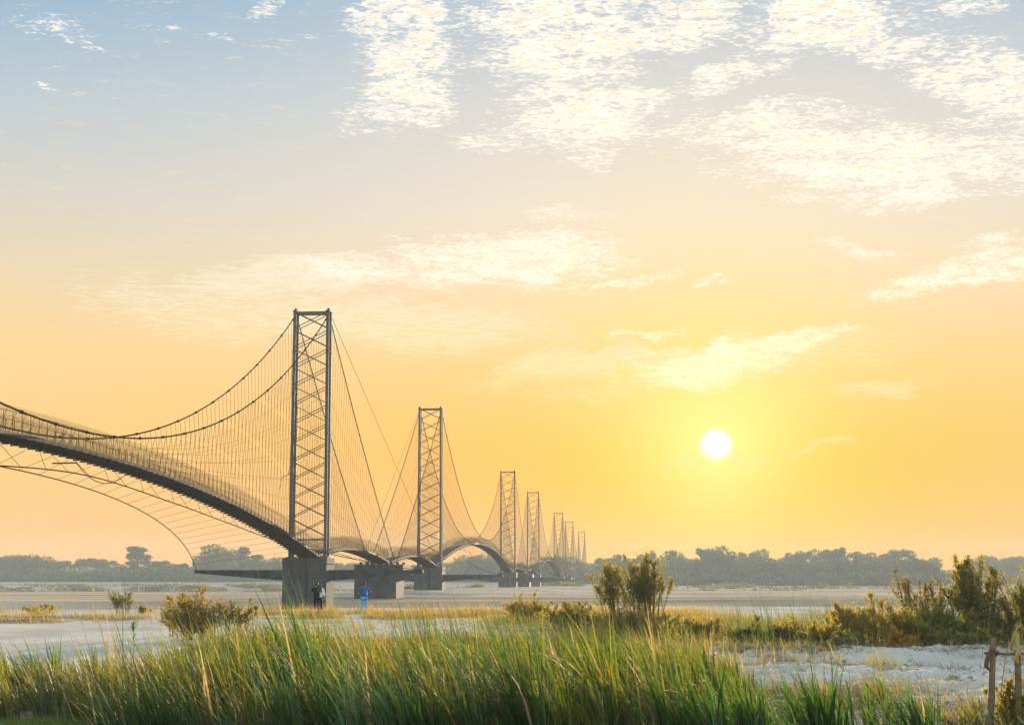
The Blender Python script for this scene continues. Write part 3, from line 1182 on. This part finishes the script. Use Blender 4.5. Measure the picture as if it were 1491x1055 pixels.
V = (u8[None] * RNG.uniform(.6, 1.3, (n, 19, 3)) * np.stack([sz * 1.3, sz, sz * .7], 1)[:, None]) + np.stack([x, y, height(x, y) + sz * .1], 1)[:, None]
F = (np.array(f8)[None] + (np.arange(n) * 19)[:, None, None]).reshape(-1, 3)
clodm = surf_mat('dry clods', (.40, .35, .29), (.22, .18, .14), 6, 1, 0, .3, 30, 0)
o = link('clods', npmesh('clods', V.reshape(-1, 3), F, clodm))
tag(o, 'scattered clods and small stones on the broken sand bank', 'clods', kind='stuff')


# ------------------------------------------------------------------ shrubs
def quads(c_, d, s, L, W):
    """leaf quads: centres, long directions, side directions"""
    a = c_ - d * L[:, None] / 2
    e = c_ + d * L[:, None] / 2
    w_ = s * W[:, None] / 2
    V = np.stack([a - w_ * .5, a + w_ * .5, e + w_, e - w_], 1).reshape(-1, 3)
    F = np.arange(len(c_) * 4).reshape(-1, 4)
    return V, F


def unit(v):
    return v / np.maximum(np.linalg.norm(v, axis=-1, keepdims=True), 1e-6)


def make_shrub(kind, H, Wd, cols, tips, nst, leaves, seed, leaf=(.07, .16, .014, .03)):
    """returns (stem mesh, foliage mesh); feathery wands that lean outwards from one root"""
    rs = np.random.default_rng(seed)
    mb = MB()
    Vs, Fs, Cs = [], [], []
    o = 0
    cols = np.array(cols)
    tips = np.array(tips)
    for k in range(nst):
        a = rs.uniform(0, 6.28)
        out = Wd * rs.uniform(.1, 1.0) ** (.8 if kind == 'round' else 1.1)
        h = H * (rs.uniform(.55, 1.0) if kind != 'round' else rs.uniform(.35, 1.0) * math.sqrt(max(.1, 1 - (out / Wd) ** 2 * .75)))
        tip = np.array([math.cos(a) * out - .12 * h, math.sin(a) * out, h])
        b0 = np.array([math.cos(a) * out * .5, math.sin(a) * out * .5, 0])
        mid = b0 * 1.15 + np.array([0, 0, h * .5])
        ts = np.linspace(0, 1, 7)
        pts = [(1 - t) ** 2 * b0 + (2 * t * (1 - t)) * mid + t * t * tip + np.array([rs.normal(0, .02), rs.normal(0, .02), 0]) * t for t in ts]
        mb.tube([tuple(p) for p in pts], [.016 * H ** .5 * (1 - .8 * t) + .003 for t in ts], 4, False)
        nbr = 7 + int(7 * rs.random())
        nl = int(leaves * .85 / nst * (.6 + .8 * rs.random()))
        bt = rs.uniform(.2 if kind != 'round' else .08, 1.0, nbr) ** .85
        bl = H ** .8 * (.46 * (1.08 - bt) + .09) * rs.uniform(.5, 1.3, nbr) * (1 if kind == 'feather' else 1.25)
        bth = rs.uniform(0, 6.28, nbr)
        bd = unit(np.stack([np.cos(bth), np.sin(bth), rs.uniform(.5, 1.6, nbr) if kind == 'feather' else rs.uniform(.1, 1.1, nbr)], 1) + unit(tip - pts[3]) * .5)
        j = rs.integers(0, nbr, nl)
        t = bt[j]
        P_ = ((1 - t) ** 2)[:, None] * b0 + (2 * t * (1 - t))[:, None] * mid + (t * t)[:, None] * tip
        q_ = rs.uniform(.05, 1.05, nl) * bl[j]
        off = bd[j] * q_[:, None] + rs.normal(0, .022 * H ** .5, (nl, 3))
        d = unit(bd[j] + rs.normal(0, .55, (nl, 3)))
        s = unit(np.cross(d, rs.normal(0, 1, (nl, 3))))
        V, F = quads(P_ + off, d, s, rs.uniform(leaf[0], leaf[1], nl) * .8, rs.uniform(leaf[2], leaf[3], nl) * .9)
        c1 = cols[rs.integers(0, len(cols), nl)] * rs.uniform(.7, 1.3, (nl, 1))
        c2 = tips[rs.integers(0, len(tips), nl)] * rs.uniform(.7, 1.3, (nl, 1))
        q = np.clip(t * rs.uniform(.4, 1.2, nl), 0, 1)
        Cs.append(np.repeat(mixc(c1, c2, q), 4, 0))
        Vs.append(V)
        Fs.append(F + o)
        o += len(V)
    return mb.mesh('stem', stemm), npmesh('foliage', np.concatenate(Vs), np.concatenate(Fs), leafm, np.concatenate(Cs))


stemm = surf_mat('shrub stems', (.10, .065, .035), (.16, .11, .06), 4, .9)
OLIVE = [(.10, .115, .03), (.13, .125, .03), (.08, .09, .028)]
GOLD = [(.23, .17, .03), (.29, .20, .035), (.17, .15, .03)]
BROWN = [(.14, .115, .032), (.11, .095, .03), (.19, .14, .035)]
GREEN = [(.08, .12, .025), (.11, .14, .03)]


def shrub(px, py, d, H, Wd, kind, cols, tips, nst, leaves, label, group=None, leaf=(.07, .16, .014, .03)):
    p = P(px, py, d)
    st, fo = make_shrub(kind, H, Wd, cols, tips, nst, leaves, int(px * 7 + d), leaf)
    r = empty('shrub', (p.x, p.y, float(height(p.x, p.y)) - .04))
    link('stem', st, r)
    link('foliage', fo, r)
    tag(r, label, 'shrub', group)
    return r


GR = 'shrubs on the far right of the bank'
GL = 'dry shrubs on the sand before the bridge'
# centre pair beside the golden band
shrub(893, 905, 68, 2.5, .85, 'feather', OLIVE, GOLD, 15, 7000, 'slender feathery olive shrub, narrower one of the middle pair', 'feathery shrubs in the middle')
shrub(938, 908, 67, 2.8, 1.75, 'feather', OLIVE, GOLD, 36, 19000, 'broad feathery olive shrub, fuller one of the middle pair', 'feathery shrubs in the middle')
shrub(775, 907, 72, 1.35, 1.2, 'round', GOLD, GOLD, 30, 8000, 'low rounded golden shrub just before the feathery middle pair', GL)
shrub(835, 915, 62, 1.1, 1.4, 'round', BROWN, GOLD, 30, 8000, 'brown and gold low shrub at the feet of the middle pair', GL)
shrub(905, 925, 57, .95, 1.5, 'round', BROWN, GOLD, 30, 8000, 'wide low brown and gold shrub spreading in front of the feathery pair', GL)
shrub(975, 925, 56, .8, 1.1, 'round', GREEN, GOLD, 24, 5200, 'low greenish gold shrub, last one before the open sand bank', GL)
# before the bridge
shrub(285, 930, 52, 1.75, 1.05, 'round', BROWN, [(.26, .17, .04), (.2, .14, .035)], 34, 11000, 'tall straw brown bush, biggest one standing before the cantilever beam', GL)
shrub(345, 928, 53, 1.2, .9, 'feather', OLIVE, BROWN, 16, 3600, 'darker brown bush touching the biggest straw brown bush', GL)
shrub(250, 926, 55, 1.2, .5, 'feather', OLIVE, GOLD, 9, 2200, 'thin olive bush on the outer side of the biggest straw brown bush', GL)
shrub(180, 893, 92, 1.25, .95, 'feather', BROWN, OLIVE, 16, 3600, 'dark lone bush on pale sand under the lone tall tree', GL)
shrub(58, 892, 92, .9, 1.1, 'round', GOLD, GOLD, 14, 2600, 'orange brown low bush nearest the edge of the pale sand', GL)
shrub(205, 893, 93, .6, .7, 'round', OLIVE, BROWN, 10, 1500, 'small flat bush beside the dark lone bush on pale sand', GL)
# right hand thicket
shrub(1095, 930, 49, .75, 1.3, 'round', GREEN, BROWN, 26, 5200, 'low spreading green and brown shrub halfway between the feathery pair and the thicket', GR)
shrub(1160, 928, 49, .95, 1.2, 'round', OLIVE, GOLD, 26, 6000, 'low olive and gold shrub just before the thin end of the thicket', GR)
shrub(1030, 925, 54, .7, 1.2, 'round', BROWN, BROWN, 24, 5000, 'matted brown shrub right behind the start of the open sand bank', GR)
shrub(1205, 935, 46, .8, .9, 'round', GOLD, GOLD, 22, 4600, 'rounded golden shrub under the leaning golden one', GR)
shrub(1228, 912, 50, 1.35, .5, 'feather', GOLD, GOLD, 9, 2600, 'leaning golden shrub at the thin end of the thicket', GR)
shrub(1325, 918, 50, 2.15, .8, 'feather', OLIVE, [(.20, .12, .04), (.16, .10, .04)], 11, 2900, 'thin twiggy shrub with brown seed heads standing above the thicket', GR, (.05, .11, .02, .04))
shrub(1358, 920, 49, 1.75, .6, 'feather', OLIVE, [(.20, .12, .04), (.16, .10, .04)], 8, 2000, 'shorter twiggy shrub with brown seed heads before the tree gap', GR, (.05, .11, .02, .04))
shrub(1272, 925, 48, 1.5, 1.1, 'round', BROWN, GOLD, 30, 8000, 'rusty brown low shrub behind tall dark reed blades', GR)
shrub(1335, 935, 46, 1.35, 1.2, 'round', GOLD, GOLD, 34, 9500, 'golden orange round shrub in the middle of the thicket', GR)
shrub(1310, 945, 43.5, .62, .42, 'round', [(.30, .15, .02), (.34, .19, .03)], [(.36, .20, .03)], 12, 1700, 'small bright orange shrub at the front of the thicket', GR)
shrub(1418, 925, 47, 2.35, 1.05, 'feather', OLIVE, GOLD, 34, 15000, 'tallest dense olive shrub of the thicket', GR, (.06, .13, .018, .036))
shrub(1380, 930, 46, 1.4, 1.1, 'round', GREEN, GOLD, 30, 9000, 'green and gold shrub at the foot of the tallest olive shrub', GR)
shrub(1458, 930, 46, 1.5, .8, 'round', OLIVE, BROWN, 22, 5600, 'dark olive shrub between the tallest shrub and the frame edge', GR)
shrub(1500, 925, 46, 2.2, .8, 'feather', OLIVE, GOLD, 18, 5200, 'tall olive shrub cut by the edge of the picture above the fence', GR)
shrub(1425, 948, 43, .6, .9, 'round', GREEN, GOLD, 16, 3200, 'low green shrub at the front of the thicket near the fence', GR)
shrub(1240, 948, 43, .5, 1.0, 'round', GREEN, BROWN, 16, 3000, 'low brownish green shrub on the lip of the sand bank', GR)
shrub(1483, 1050, 20.6, .75, .3, 'round', BROWN, GOLD, 14, 1300, 'dark withered plant with yellow leaves at the foot of the fence', 'plants by the fence', (.08, .2, .02, .04))
# a small weed with drooping leaves rising from the grass
p = P(193, 960, 29.5)
wr = empty('weed', (p.x, p.y, float(height(p.x, p.y))))
mb = MB()
mb.tube([(0, 0, 0), (.02, 0, .5), (.0, 0, 1.02)], [.008, .007, .004], 5)
mb.build('stem', stemm, wr)
n = 16
aa = np.linspace(0, 2 * math.pi * 3.2, n)
zz = np.interp(np.arange(n), [0, 6, 15], [.55, .9, 1.02])
V, F, C = blades(np.zeros(n), np.zeros(n), zz, np.full(n, .2), np.full(n, .035), aa, np.full(n, .7), np.full(n, 1.5), pal(n, (.07, .14, .02)), pal(n, (.12, .18, .03)), 4, np.zeros(n))
link('leaves', npmesh('leaves', V, F, grassm, C), wr)
tag(wr, 'small green weed with drooping leaves before the pale sand', 'weed')

# ------------------------------------------------------------------ far trees
crownm = leaf_mat('tree crowns', .25, 0, obj_var=.18)
barkm = surf_mat('tree bark', (.07, .055, .04), (.11, .09, .07), 1, .9)


def tree_meshes(seed, H, W, kind):
    """leaf clumps spread through lobes of a crown; H, W in metres"""
    rs = np.random.default_rng(seed)
    mb = MB()
    z0 = H * (.30 if kind == 'tall' else .16)
    mb.tube([(0, 0, -.5), (.1, 0, z0), (rs.normal(0, .3), rs.normal(0, .3), H * .72)], [H * .022 + .1, H * .017 + .07, .08], 7)
    nl = {'broad': 13, 'tall': 11, 'ragged': 15, 'palm': 16}[kind]
    Cc = []
    for k in range(nl):
        zf = rs.uniform(.28, .93) if kind != 'tall' else rs.uniform(.38, .95)
        wf = math.sqrt(max(.12, 1 - ((zf - .58) / .48) ** 2))
        a = rs.uniform(0, 6.28)
        rr = W * .5 * wf * rs.uniform(.25, .95)
        c_ = np.array([math.cos(a) * rr, math.sin(a) * rr, zf * H])
        Cc.append((c_, W * rs.uniform(.13, .25) * (1.05 if kind == 'broad' else .8)))
        mb.tube([(0, 0, z0 + (c_[2] - z0) * .3), tuple(c_ * np.array([.6, .6, 1]) * np.array([1, 1, .93])), tuple(c_)], [H * .009 + .05, H * .006 + .03, .03], 5, False)
    Vs, Fs, Cs = [], [], []
    o = 0
    for c_, r in Cc:
        n = int(150 * (r / (W * .19)) ** 2) + 40
        d = unit(rs.normal(0, 1, (n, 3)))
        rad = r * rs.uniform(.35, 1.08, n) ** .6
        p = c_ + d * rad[:, None] * np.array([1.15, 1.15, .72 if kind != 'palm' else .4])
        s = rs.uniform(.35, .85, n) * (H / 16) ** .5
        dd = unit(d + rs.normal(0, .7, (n, 3)))
        sd = unit(np.cross(dd, rs.normal(0, 1, (n, 3))))
        V, F = quads(p, dd, sd, s * 1.5, s)
        cc = np.array([(.085, .105, .06), (.10, .125, .06), (.07, .085, .05)])[rs.integers(0, 3, n)] * rs.uniform(.7, 1.3, (n, 1))
        Vs.append(V)
        Fs.append(F + o)
        Cs.append(np.repeat(cc, 4, 0))
        o += len(V)
    return mb.mesh('trunk', barkm), npmesh('crown', np.concatenate(Vs), np.concatenate(Fs), crownm, np.concatenate(Cs))


TK = [('broad', 15, 17), ('broad', 13, 15), ('tall', 18, 11), ('ragged', 15, 13), ('broad', 12, 18), ('tall', 16, 9), ('ragged', 17, 15), ('broad', 16, 14)]
TM_ = [tree_meshes(200 + i, h_, w_, k) for i, (k, h_, w_) in enumerate(TK)]
KINDL = {'broad': 'broad crowned tree', 'tall': 'slim high crowned tree', 'ragged': 'ragged crowned tree'}
rt = random.Random(5)


def tree(px, d, top, vi, label, group, sc_w=1.0):
    """a tree whose top shows at photo row `top`"""
    x = (px - 745.5) / 2421 * d
    zg = float(height(x, d))
    ztop = P(px, top, d).z
    k, h_, w_ = TK[vi]
    s = (ztop - zg) / (h_ * .99)
    r = empty('tree', (x, d, zg - .1), rt.uniform(0, 6.28))
    r.scale = (s * sc_w, s * sc_w, s)
    tr, cr = TM_[vi]
    link('trunk', tr, r)
    link('crown', cr, r)
    tag(r, label, 'tree', group)
    return r


# the wood on the right: rows one behind the other
GT = 'trees of the long wood beyond the river'
skyl = [(872, 826), (885, 812), (905, 806), (925, 812), (945, 804), (962, 812), (980, 800), (1003, 815), (1030, 798), (1045, 800), (1060, 800), (1080, 803), (1105, 804), (1130, 812),
        (1155, 801), (1172, 803), (1195, 804), (1213, 797), (1235, 803), (1262, 802), (1285, 805), (1308, 800), (1330, 808), (1356, 816)]
for j, (px, top) in enumerate(skyl):
    vi = rt.choice([0, 1, 3, 6, 7]) if top > 799 else rt.choice([2, 6, 7])
    tree(px + rt.uniform(-3, 3), rt.uniform(1150, 1215), top, vi, 'hazy %s on the skyline of the long wood beyond the river' % KINDL[TK[vi][0]], GT, rt.uniform(.72, 1.05))
for j in range(30):
    px = 876 + j * 16.4 + rt.uniform(-5, 5)
    vi = rt.choice([0, 1, 4, 7])
    tree(px, rt.uniform(1125, 1150), rt.uniform(813, 831), vi, 'lower hazy %s in the front row of the long wood' % KINDL[TK[vi][0]], GT, rt.uniform(.9, 1.5))
# beyond the gap at the right
for px, top in ((1390, 832), (1405, 828), (1432, 812), (1448, 814), (1466, 812), (1484, 810), (1502, 812), (1520, 815)):
    vi = rt.choice([0, 1, 7])
    tree(px, rt.uniform(1300, 1400), top, vi, 'pale bluish tree beyond the gap at the end of the long wood', 'trees beyond the gap', rt.uniform(1.2, 1.6))
for px in range(1380, 1540, 14):
    tree(px, rt.uniform(1270, 1300), rt.uniform(828, 836), rt.choice([1, 4]), 'lower pale bluish tree beyond the gap at the end of the long wood', 'trees beyond the gap', 1.7)
# the left bank
GB = 'trees on the far bank behind the bridge'
tree(199, 1180, 796, 2, 'lone tall tree with layered crown, standing above the far bank tree line', GB, 1.65)
tree(318, 1180, 798, 0, 'big round crowned tree, larger of two side by side under the nearest deck', GB, 1.15)
tree(350, 1185, 797, 2, 'dark upright tree, slimmer of two side by side under the nearest deck', GB, 1.25)
tree(374, 1190, 806, 5, 'small pointed tree beside the dark upright tree under the nearest deck', GB, 1.2)
for px, top in ((-40, 815), (-22, 812), (-5, 810), (12, 811), (28, 812), (40, 813), (56, 812), (72, 818), (90, 815), (108, 817), (122, 812), (140, 812), (158, 816), (176, 823), (220, 822), (228, 816), (245, 822), (262, 820),
                (280, 822), (292, 816), (300, 808), (335, 806), (362, 812), (392, 815), (405, 820), (430, 818), (455, 816), (480, 820), (505, 822), (530, 820), (556, 818), (580, 821), (606, 822), (630, 820), (655, 822), (670, 818), (690, 812), (702, 810), (716, 817), (730, 820), (752, 818),
                (770, 822), (790, 820), (808, 816), (824, 814), (840, 818), (856, 822)):
    vi = rt.choice([0, 1, 3, 4, 7])
    w_ = 'hazy %s in the far bank tree line, ' % KINDL[TK[vi][0]]
    tree(px + rt.uniform(-3, 3), rt.uniform(1210, 1270), top, vi, w_ + ('short of the nearest tower' if px < 430 else 'behind the bridge towers'), GB, rt.uniform(1.15, 1.6))
for px in range(-60, 870, 15):
    vi = rt.choice([1, 4])
    tree(px + rt.uniform(-4, 4), rt.uniform(1195, 1210), rt.uniform(824, 833), vi, 'lower hazy %s at the foot of the far bank tree line' % KINDL[TK[vi][0]], GB, rt.uniform(1.5, 2.0))


# low scrub lining the far sand bars, too thick to count
def scrub(name, label, spots, h0, h1, cols, sz, gate=.47):
    parts = []
    for (p0, p1, d0, d1, cnt) in spots:
        y = RNG.uniform(d0, d1, cnt)
        px = RNG.uniform(p0, p1, cnt)
        x = (px - 745.5) / 2421 * y
        f = fbm(x / 9., y / 9., 131)
        k = f > gate
        x, y, f = x[k], y[k], f[k]
        m_ = 14
        n = len(x) * m_
        i = np.repeat(np.arange(len(x)), m_)
        hh = (h0 + (h1 - h0) * sstep(gate, .75, f))[i] * RNG.uniform(.5, 1.2, n)
        c_ = np.stack([x[i] + RNG.normal(0, .8, n), y[i] + RNG.normal(0, .8, n), height(x[i], y[i]) + hh * RNG.uniform(0, 1, n)], 1)
        d = unit(RNG.normal(0, 1, (n, 3)) + np.array([0, 0, .6]))
        s = unit(np.cross(d, RNG.normal(0, 1, (n, 3))))
        V, F = quads(c_, d, s, RNG.uniform(.5, 1.2, n) * sz, RNG.uniform(.25, .6, n) * sz)
        parts.append((V, F, np.repeat(pal(n, *cols), 4, 0)))
    V, F, C = join(parts)
    o = link(name, npmesh(name, V, F, leafm, C))
    tag(o, label, 'scrub', kind='stuff')


scrub('scrub', 'low dark scrub in broken lines along the far sand bars', [(-60, 430, 858, 880, 900), (-60, 260, 985, 1025, 800), (330, 460, 860, 900, 300), (480, 590, 560, 600, 300), (585, 625, 500, 540, 160), (640, 700, 620, 680, 260), (740, 850, 700, 760, 220), (880, 1200, 470, 500, 110), (1000, 1480, 600, 650, 260), (860, 1100, 720, 760, 200), (-40, 200, 560, 600, 120)],
      .5, 2.6, [(.05, .065, .02), (.08, .085, .025), (.12, .09, .03)], .8)
scrub('undergrowth', 'hazy undergrowth closing the foot of the far woods', [(-80, 870, 1165, 1195, 3200), (865, 1375, 1105, 1125, 2600), (1370, 1540, 1255, 1270, 400)],
      2.0, 8.5, [(.085, .105, .06), (.10, .125, .06)], 2.2, .15)

# ------------------------------------------------------------------ fence
bamboo = surf_mat('weathered bamboo', (.19, .125, .07), (.10, .062, .035), 6, .8, 0, .4, 40)
bamboo_y = surf_mat('yellow bamboo', (.42, .27, .07), (.32, .2, .05), 6, .6)
bind = surf_mat('brown cloth strip', (.14, .06, .03), (.07, .035, .02), 9, .95)
fd = 20.3
p0 = P(1440, 1060, fd)
fr = empty('wooden_fence', (p0.x, p0.y, float(height(p0.x, p0.y))))
zb = fr.location.z


def rel(px, py, d=fd):
    return P(px, py, d) - fr.location


m = MB()
top = rel(1446.5, 928)
b0 = Vector((rel(1440, 1056).x, 0, -.15))
m.tube([b0, b0.lerp(top, .35) + Vector((-.004, 0, 0)), b0.lerp(top, .36) + Vector((.002, 0, 0)), b0.lerp(top, .7), top], [.040, .037, .042, .036, .037], 9)
m.build('post', bamboo, fr)
m = MB()
b1 = Vector((rel(1487, 1056).x, .12, -.15))
t1 = Vector((rel(1486, 946).x, .12, rel(1486, 946).z))
m.tube([b1, b1.lerp(t1, .5), b1.lerp(t1, .51), t1], [.040, .037, .042, .037], 9)
m.build('post', bamboo, fr)
m = MB()
m.tube([(rel(1483.5, 960).x, .06, rel(1483, 965).z), (rel(1483.5, 920).x, .06, rel(1483, 920).z)], [.02, .022], 7)
m.build('split_cane', bamboo_y, fr)
m = MB()
m.tube([(rel(1436, 951).x, .068, rel(1436, 950.5).z), (rel(1470, 952).x, .075, rel(1470, 952).z), (rel(1560, 951).x, .18, rel(1560, 949).z)], [.017, .016, .018], 8)
m.build('rail', bamboo, fr)
m = MB()
q = rel(1445, 951)
m.tube([(q.x - .045, -.06, q.z + .05), (q.x + .05, -.065, q.z + .02), (q.x + .06, .05, q.z - .02), (q.x - .05, .06, q.z - .05), (q.x - .07, -.05, q.z - .06)], [.018] * 5, 6)
m.tube([(q.x - .045, -.05, q.z + .03), (q.x - .08, -.06, q.z - .06), (q.x - .10, -.06, q.z - .15), (q.x - .06, -.06, q.z - .2)], [.02, .03, .028, .008], 6)
m.build('binding', bind, fr)
m = MB()
q = rel(1485, 951)
m.tube([(q.x - .07, .04, q.z - .1), (q.x - .02, .04, q.z), (q.x + .02, .05, q.z + .12)], [.012, .02, .012], 6)
m.tube([(q.x + .05, .04, q.z - .08), (q.x - .03, .03, q.z + .06)], [.014, .012], 6)
m.build('binding', bamboo_y, fr)
tag(fr, 'rough cane fence of thin posts tied to one rail', 'fence')
m = MB()
pts = [rel(1465, 950, fd + .3), rel(1472, 936, fd + .3), rel(1480, 916, fd + .3), rel(1485, 909, fd + .3)]
m.tube([Vector((p.x, .3, p.z)) for p in [rel(1452, 1050, fd + .3)] + pts], [.006, .008, .011, .012, .009], 6)
e = pts[-1]
m.tube([(e.x, .3, e.z - .03), (e.x - .05, .3, e.z + .0), (e.x - .075, .3, e.z - .01)], [.01, .008, .003], 5)
m.tube([(e.x, .3, e.z - .03), (e.x + .015, .3, e.z + .06)], [.009, .003], 5)
o = m.build('reed_stalk', bamboo_y)
o.location = fr.location
tag(o, 'yellow cut reed stalk leaning over the cane fence rail', 'reed')


# ------------------------------------------------------------------ people
def skin_mesh(name, verts, edges, radii, mat, root=0, sub=2):
    me = bpy.data.meshes.new(name)
    me.from_pydata(verts, edges, [])
    o = bpy.data.objects.new('body_source', me)
    COL.objects.link(o)
    o.modifiers.new('skin', 'SKIN')
    sk = me.skin_vertices[0].data
    for i, r in enumerate(radii):
        sk[i].radius = (r, r) if not isinstance(r, tuple) else r
        sk[i].use_root = i == root
    s_ = o.modifiers.new('sub', 'SUBSURF')
    s_.levels = sub
    s_.render_levels = sub
    dg = bpy.context.evaluated_depsgraph_get()
    out = bpy.data.meshes.new_from_object(o.evaluated_get(dg))
    out.name = name
    bpy.data.objects.remove(o)
    out.materials.clear()
    out.materials.append(mat)
    out.polygons.foreach_set('use_smooth', [True] * len(out.polygons))
    return out


def plain(name, c_, rough=.85):
    c2 = tuple(v * .8 for v in c_)
    return surf_mat(name, c_, c2, 7, rough, 0, .2, 60, .2)


skinm = plain('skin', (.13, .07, .045), .55)
hairm = plain('black hair', (.012, .011, .011), .5)


def person(loc, rz, label, arms, shirt, trousers, shoes, tall=1.72, turn=0.0, legs=((-.1, .0), (.1, .0)), arm_cloth=.16):
    """a standing figure facing +Y before rotation; arms = ((elbow, wrist), ...) for the two sides"""
    k = tall / 1.72
    V, E, Rr = [], [], []

    def v(p, r, link_=None):
        V.append(tuple(q * k for q in p))
        Rr.append(tuple(q * k for q in r) if isinstance(r, tuple) else r * k)
        if link_ is not None:
            E.append((link_, len(V) - 1))
        return len(V) - 1
    pel = v((0, 0, .93), (.155, .115))
    wai = v((0, .0, 1.08), (.14, .10), pel)
    che = v((0, -.005, 1.28), (.165, .115), wai)
    nck0 = v((0, -.015, 1.435), (.085, .07), che)
    nck = v((0, -.005, 1.50), .052, nck0)
    tn = Vector((math.sin(turn), math.cos(turn), 0))
    h0 = v((0, .005, 1.575), (.072, .085), nck)
    h1 = v((0, .0, 1.645), (.078, .094), h0)
    v((0, -.005, 1.70), (.05, .06), h1)
    nose = v(tuple(tn * .098 + Vector((0, 0, 1.595))), .014, h0)
    shirt_s = [pel, wai, che, nck0]
    sv, sr, se = [], [], []
    arm_i = []
    for sx, (el_, wr_, cloth) in zip((-1, 1), arms):
        sh = v((sx * .185, -.01, 1.405), .062, che)
        e_ = v(el_, .043, sh)
        w_ = v(wr_, .028, e_)
        dv = (Vector(wr_) - Vector(el_)).normalized()
        side = Vector((0, 0, 1)).cross(dv)
        if side.length < .1:
            side = Vector((0, 1, 0))
        side.normalize()
        palm = v(tuple(Vector(wr_) + dv * .06), (.038, .02), w_)
        for q, (off, ln_) in enumerate(((-.03, .075), (-.01, .085), (.01, .08), (.03, .062))):
            f0 = v(tuple(Vector(wr_) + dv * .10 + side * off), .0095, palm)
            f1 = v(tuple(Vector(wr_) + dv * (.10 + ln_ * .5) + side * off * 1.1), .009, f0)
            v(tuple(Vector(wr_) + dv * (.10 + ln_ * .85) + side * off * 1.1 + Vector((0, .015, -.015))), .0075, f1)
        t0 = v(tuple(Vector(wr_) + dv * .05 - side * .045), .011, palm)
        v(tuple(Vector(wr_) + dv * .085 - side * .06), .009, t0)
        arm_i.append((sh, e_, w_, cloth))
    leg_i = []
    for sx, (fx, fy) in zip((-1, 1), legs):
        hp = v((sx * .09, 0, .86), .092, pel)
        kn = v((sx * .09 * .5 + fx * .5, fy * .5 + .025, .48), .062, hp)
        an = v((fx, fy, .085), .042, kn)
        ft = v((fx + sx * .02, fy + .12, .04), (.04, .034), an)
        v((fx + sx * .03, fy + .17, .03), (.035, .026), ft)
        leg_i.append((hp, kn, an, ft))
    root = empty('person', loc, rz)
    tag(root, label, 'person', 'people standing before the nearest pier')
    link('body', skin_mesh('body', V, E, Rr, skinm), root)

    def cloth(name, chain_pts, edges, mat, grow):
        ids = sorted({i_ for e in edges for i_ in e})
        mp_ = {i_: j for j, i_ in enumerate(ids)}
        vs = [chain_pts.get(i_, V[i_]) for i_ in ids]
        rr = [tuple(q + grow for q in Rr[i_]) if isinstance(Rr[i_], tuple) else Rr[i_] + grow for i_ in ids]
        link(name, skin_mesh(name, vs, [(mp_[a], mp_[c_]) for a, c_ in edges], rr, mat), root)
    hem = len(V)
    V.append((0, 0, .82 * k))
    Rr.append((.165 * k, .125 * k))
    ed = [(pel, hem), (pel, wai), (wai, che), (che, nck0)]
    cp = {}
    for sh, e_, w_, cl in arm_i:
        ed.append((che, sh))
        if cl == 'long':
            ed += [(sh, e_), (e_, w_)]
        else:
            j = len(V)
            V.append(tuple(Vector(V[sh]).lerp(Vector(V[e_]), .8)))
            Rr.append(Rr[e_] + .012 * k)
            ed.append((sh, j))
    cloth('shirt', cp, ed, shirt, .02)
    ed = []
    for hp, kn, an, ft in leg_i:
        ed += [(pel, hp), (hp, kn), (kn, an)]
    cloth('trousers', {}, ed, trousers, .018)
    for hp, kn, an, ft in leg_i:
        cloth('shoe', {}, [(an, ft), (ft, ft + 1)], shoes, .012)
    hv = [(0, -.03 * k, 1.56 * k), (0, -.03 * k, 1.64 * k), (0, -.012 * k, 1.70 * k), (0, .03 * k, 1.695 * k)]
    link('hair', skin_mesh('hair', hv, [(0, 1), (1, 2), (2, 3)], [(.07 * k, .062 * k), (.088 * k, .08 * k), (.07 * k, .07 * k), (.05 * k, .04 * k)], hairm), root)
    return root


def stand(px, d):
    x = (px - 745.5) / 2421 * d
    return (x, d, float(height(x, d)))


black = plain('black cloth', (.012, .012, .014))
white = plain('white cloth', (.75, .75, .76))
blue = plain('blue cloth', (.012, .12, .30))
lblue = plain('light blue cloth', (.10, .40, .72))
dark = plain('dark shoes', (.03, .028, .026))
person(stand(461.5, 96), .1, 'person in black shirt and black trousers seen from behind', (((-.30, .06, 1.18), (-.14, .24, 1.12), 'short'), ((.28, .10, 1.17), (.12, .27, 1.14), 'short')), black, black, dark, 1.73, .3, ((-.11, 0), (.13, .02)))
person(stand(466.2, 96.7), .5, 'person in white long sleeved shirt half hidden behind the one in black', (((-.2, .12, 1.15), (-.12, .3, 1.2), 'long'), ((.27, -.04, 1.13), (.20, -.22, .98), 'long')), white, black, dark, 1.64, -.3, ((-.1, 0), (.12, 0)))
person(stand(530.5, 95), -.05, 'person in blue shirt and light blue trousers with hands on hips', (((-.40, -.06, 1.16), (-.22, .02, .98), 'short'), ((.40, -.06, 1.16), (.22, .02, .98), 'short')), blue, lblue, dark, 1.74, .1, ((-.17, 0), (.15, .05)))
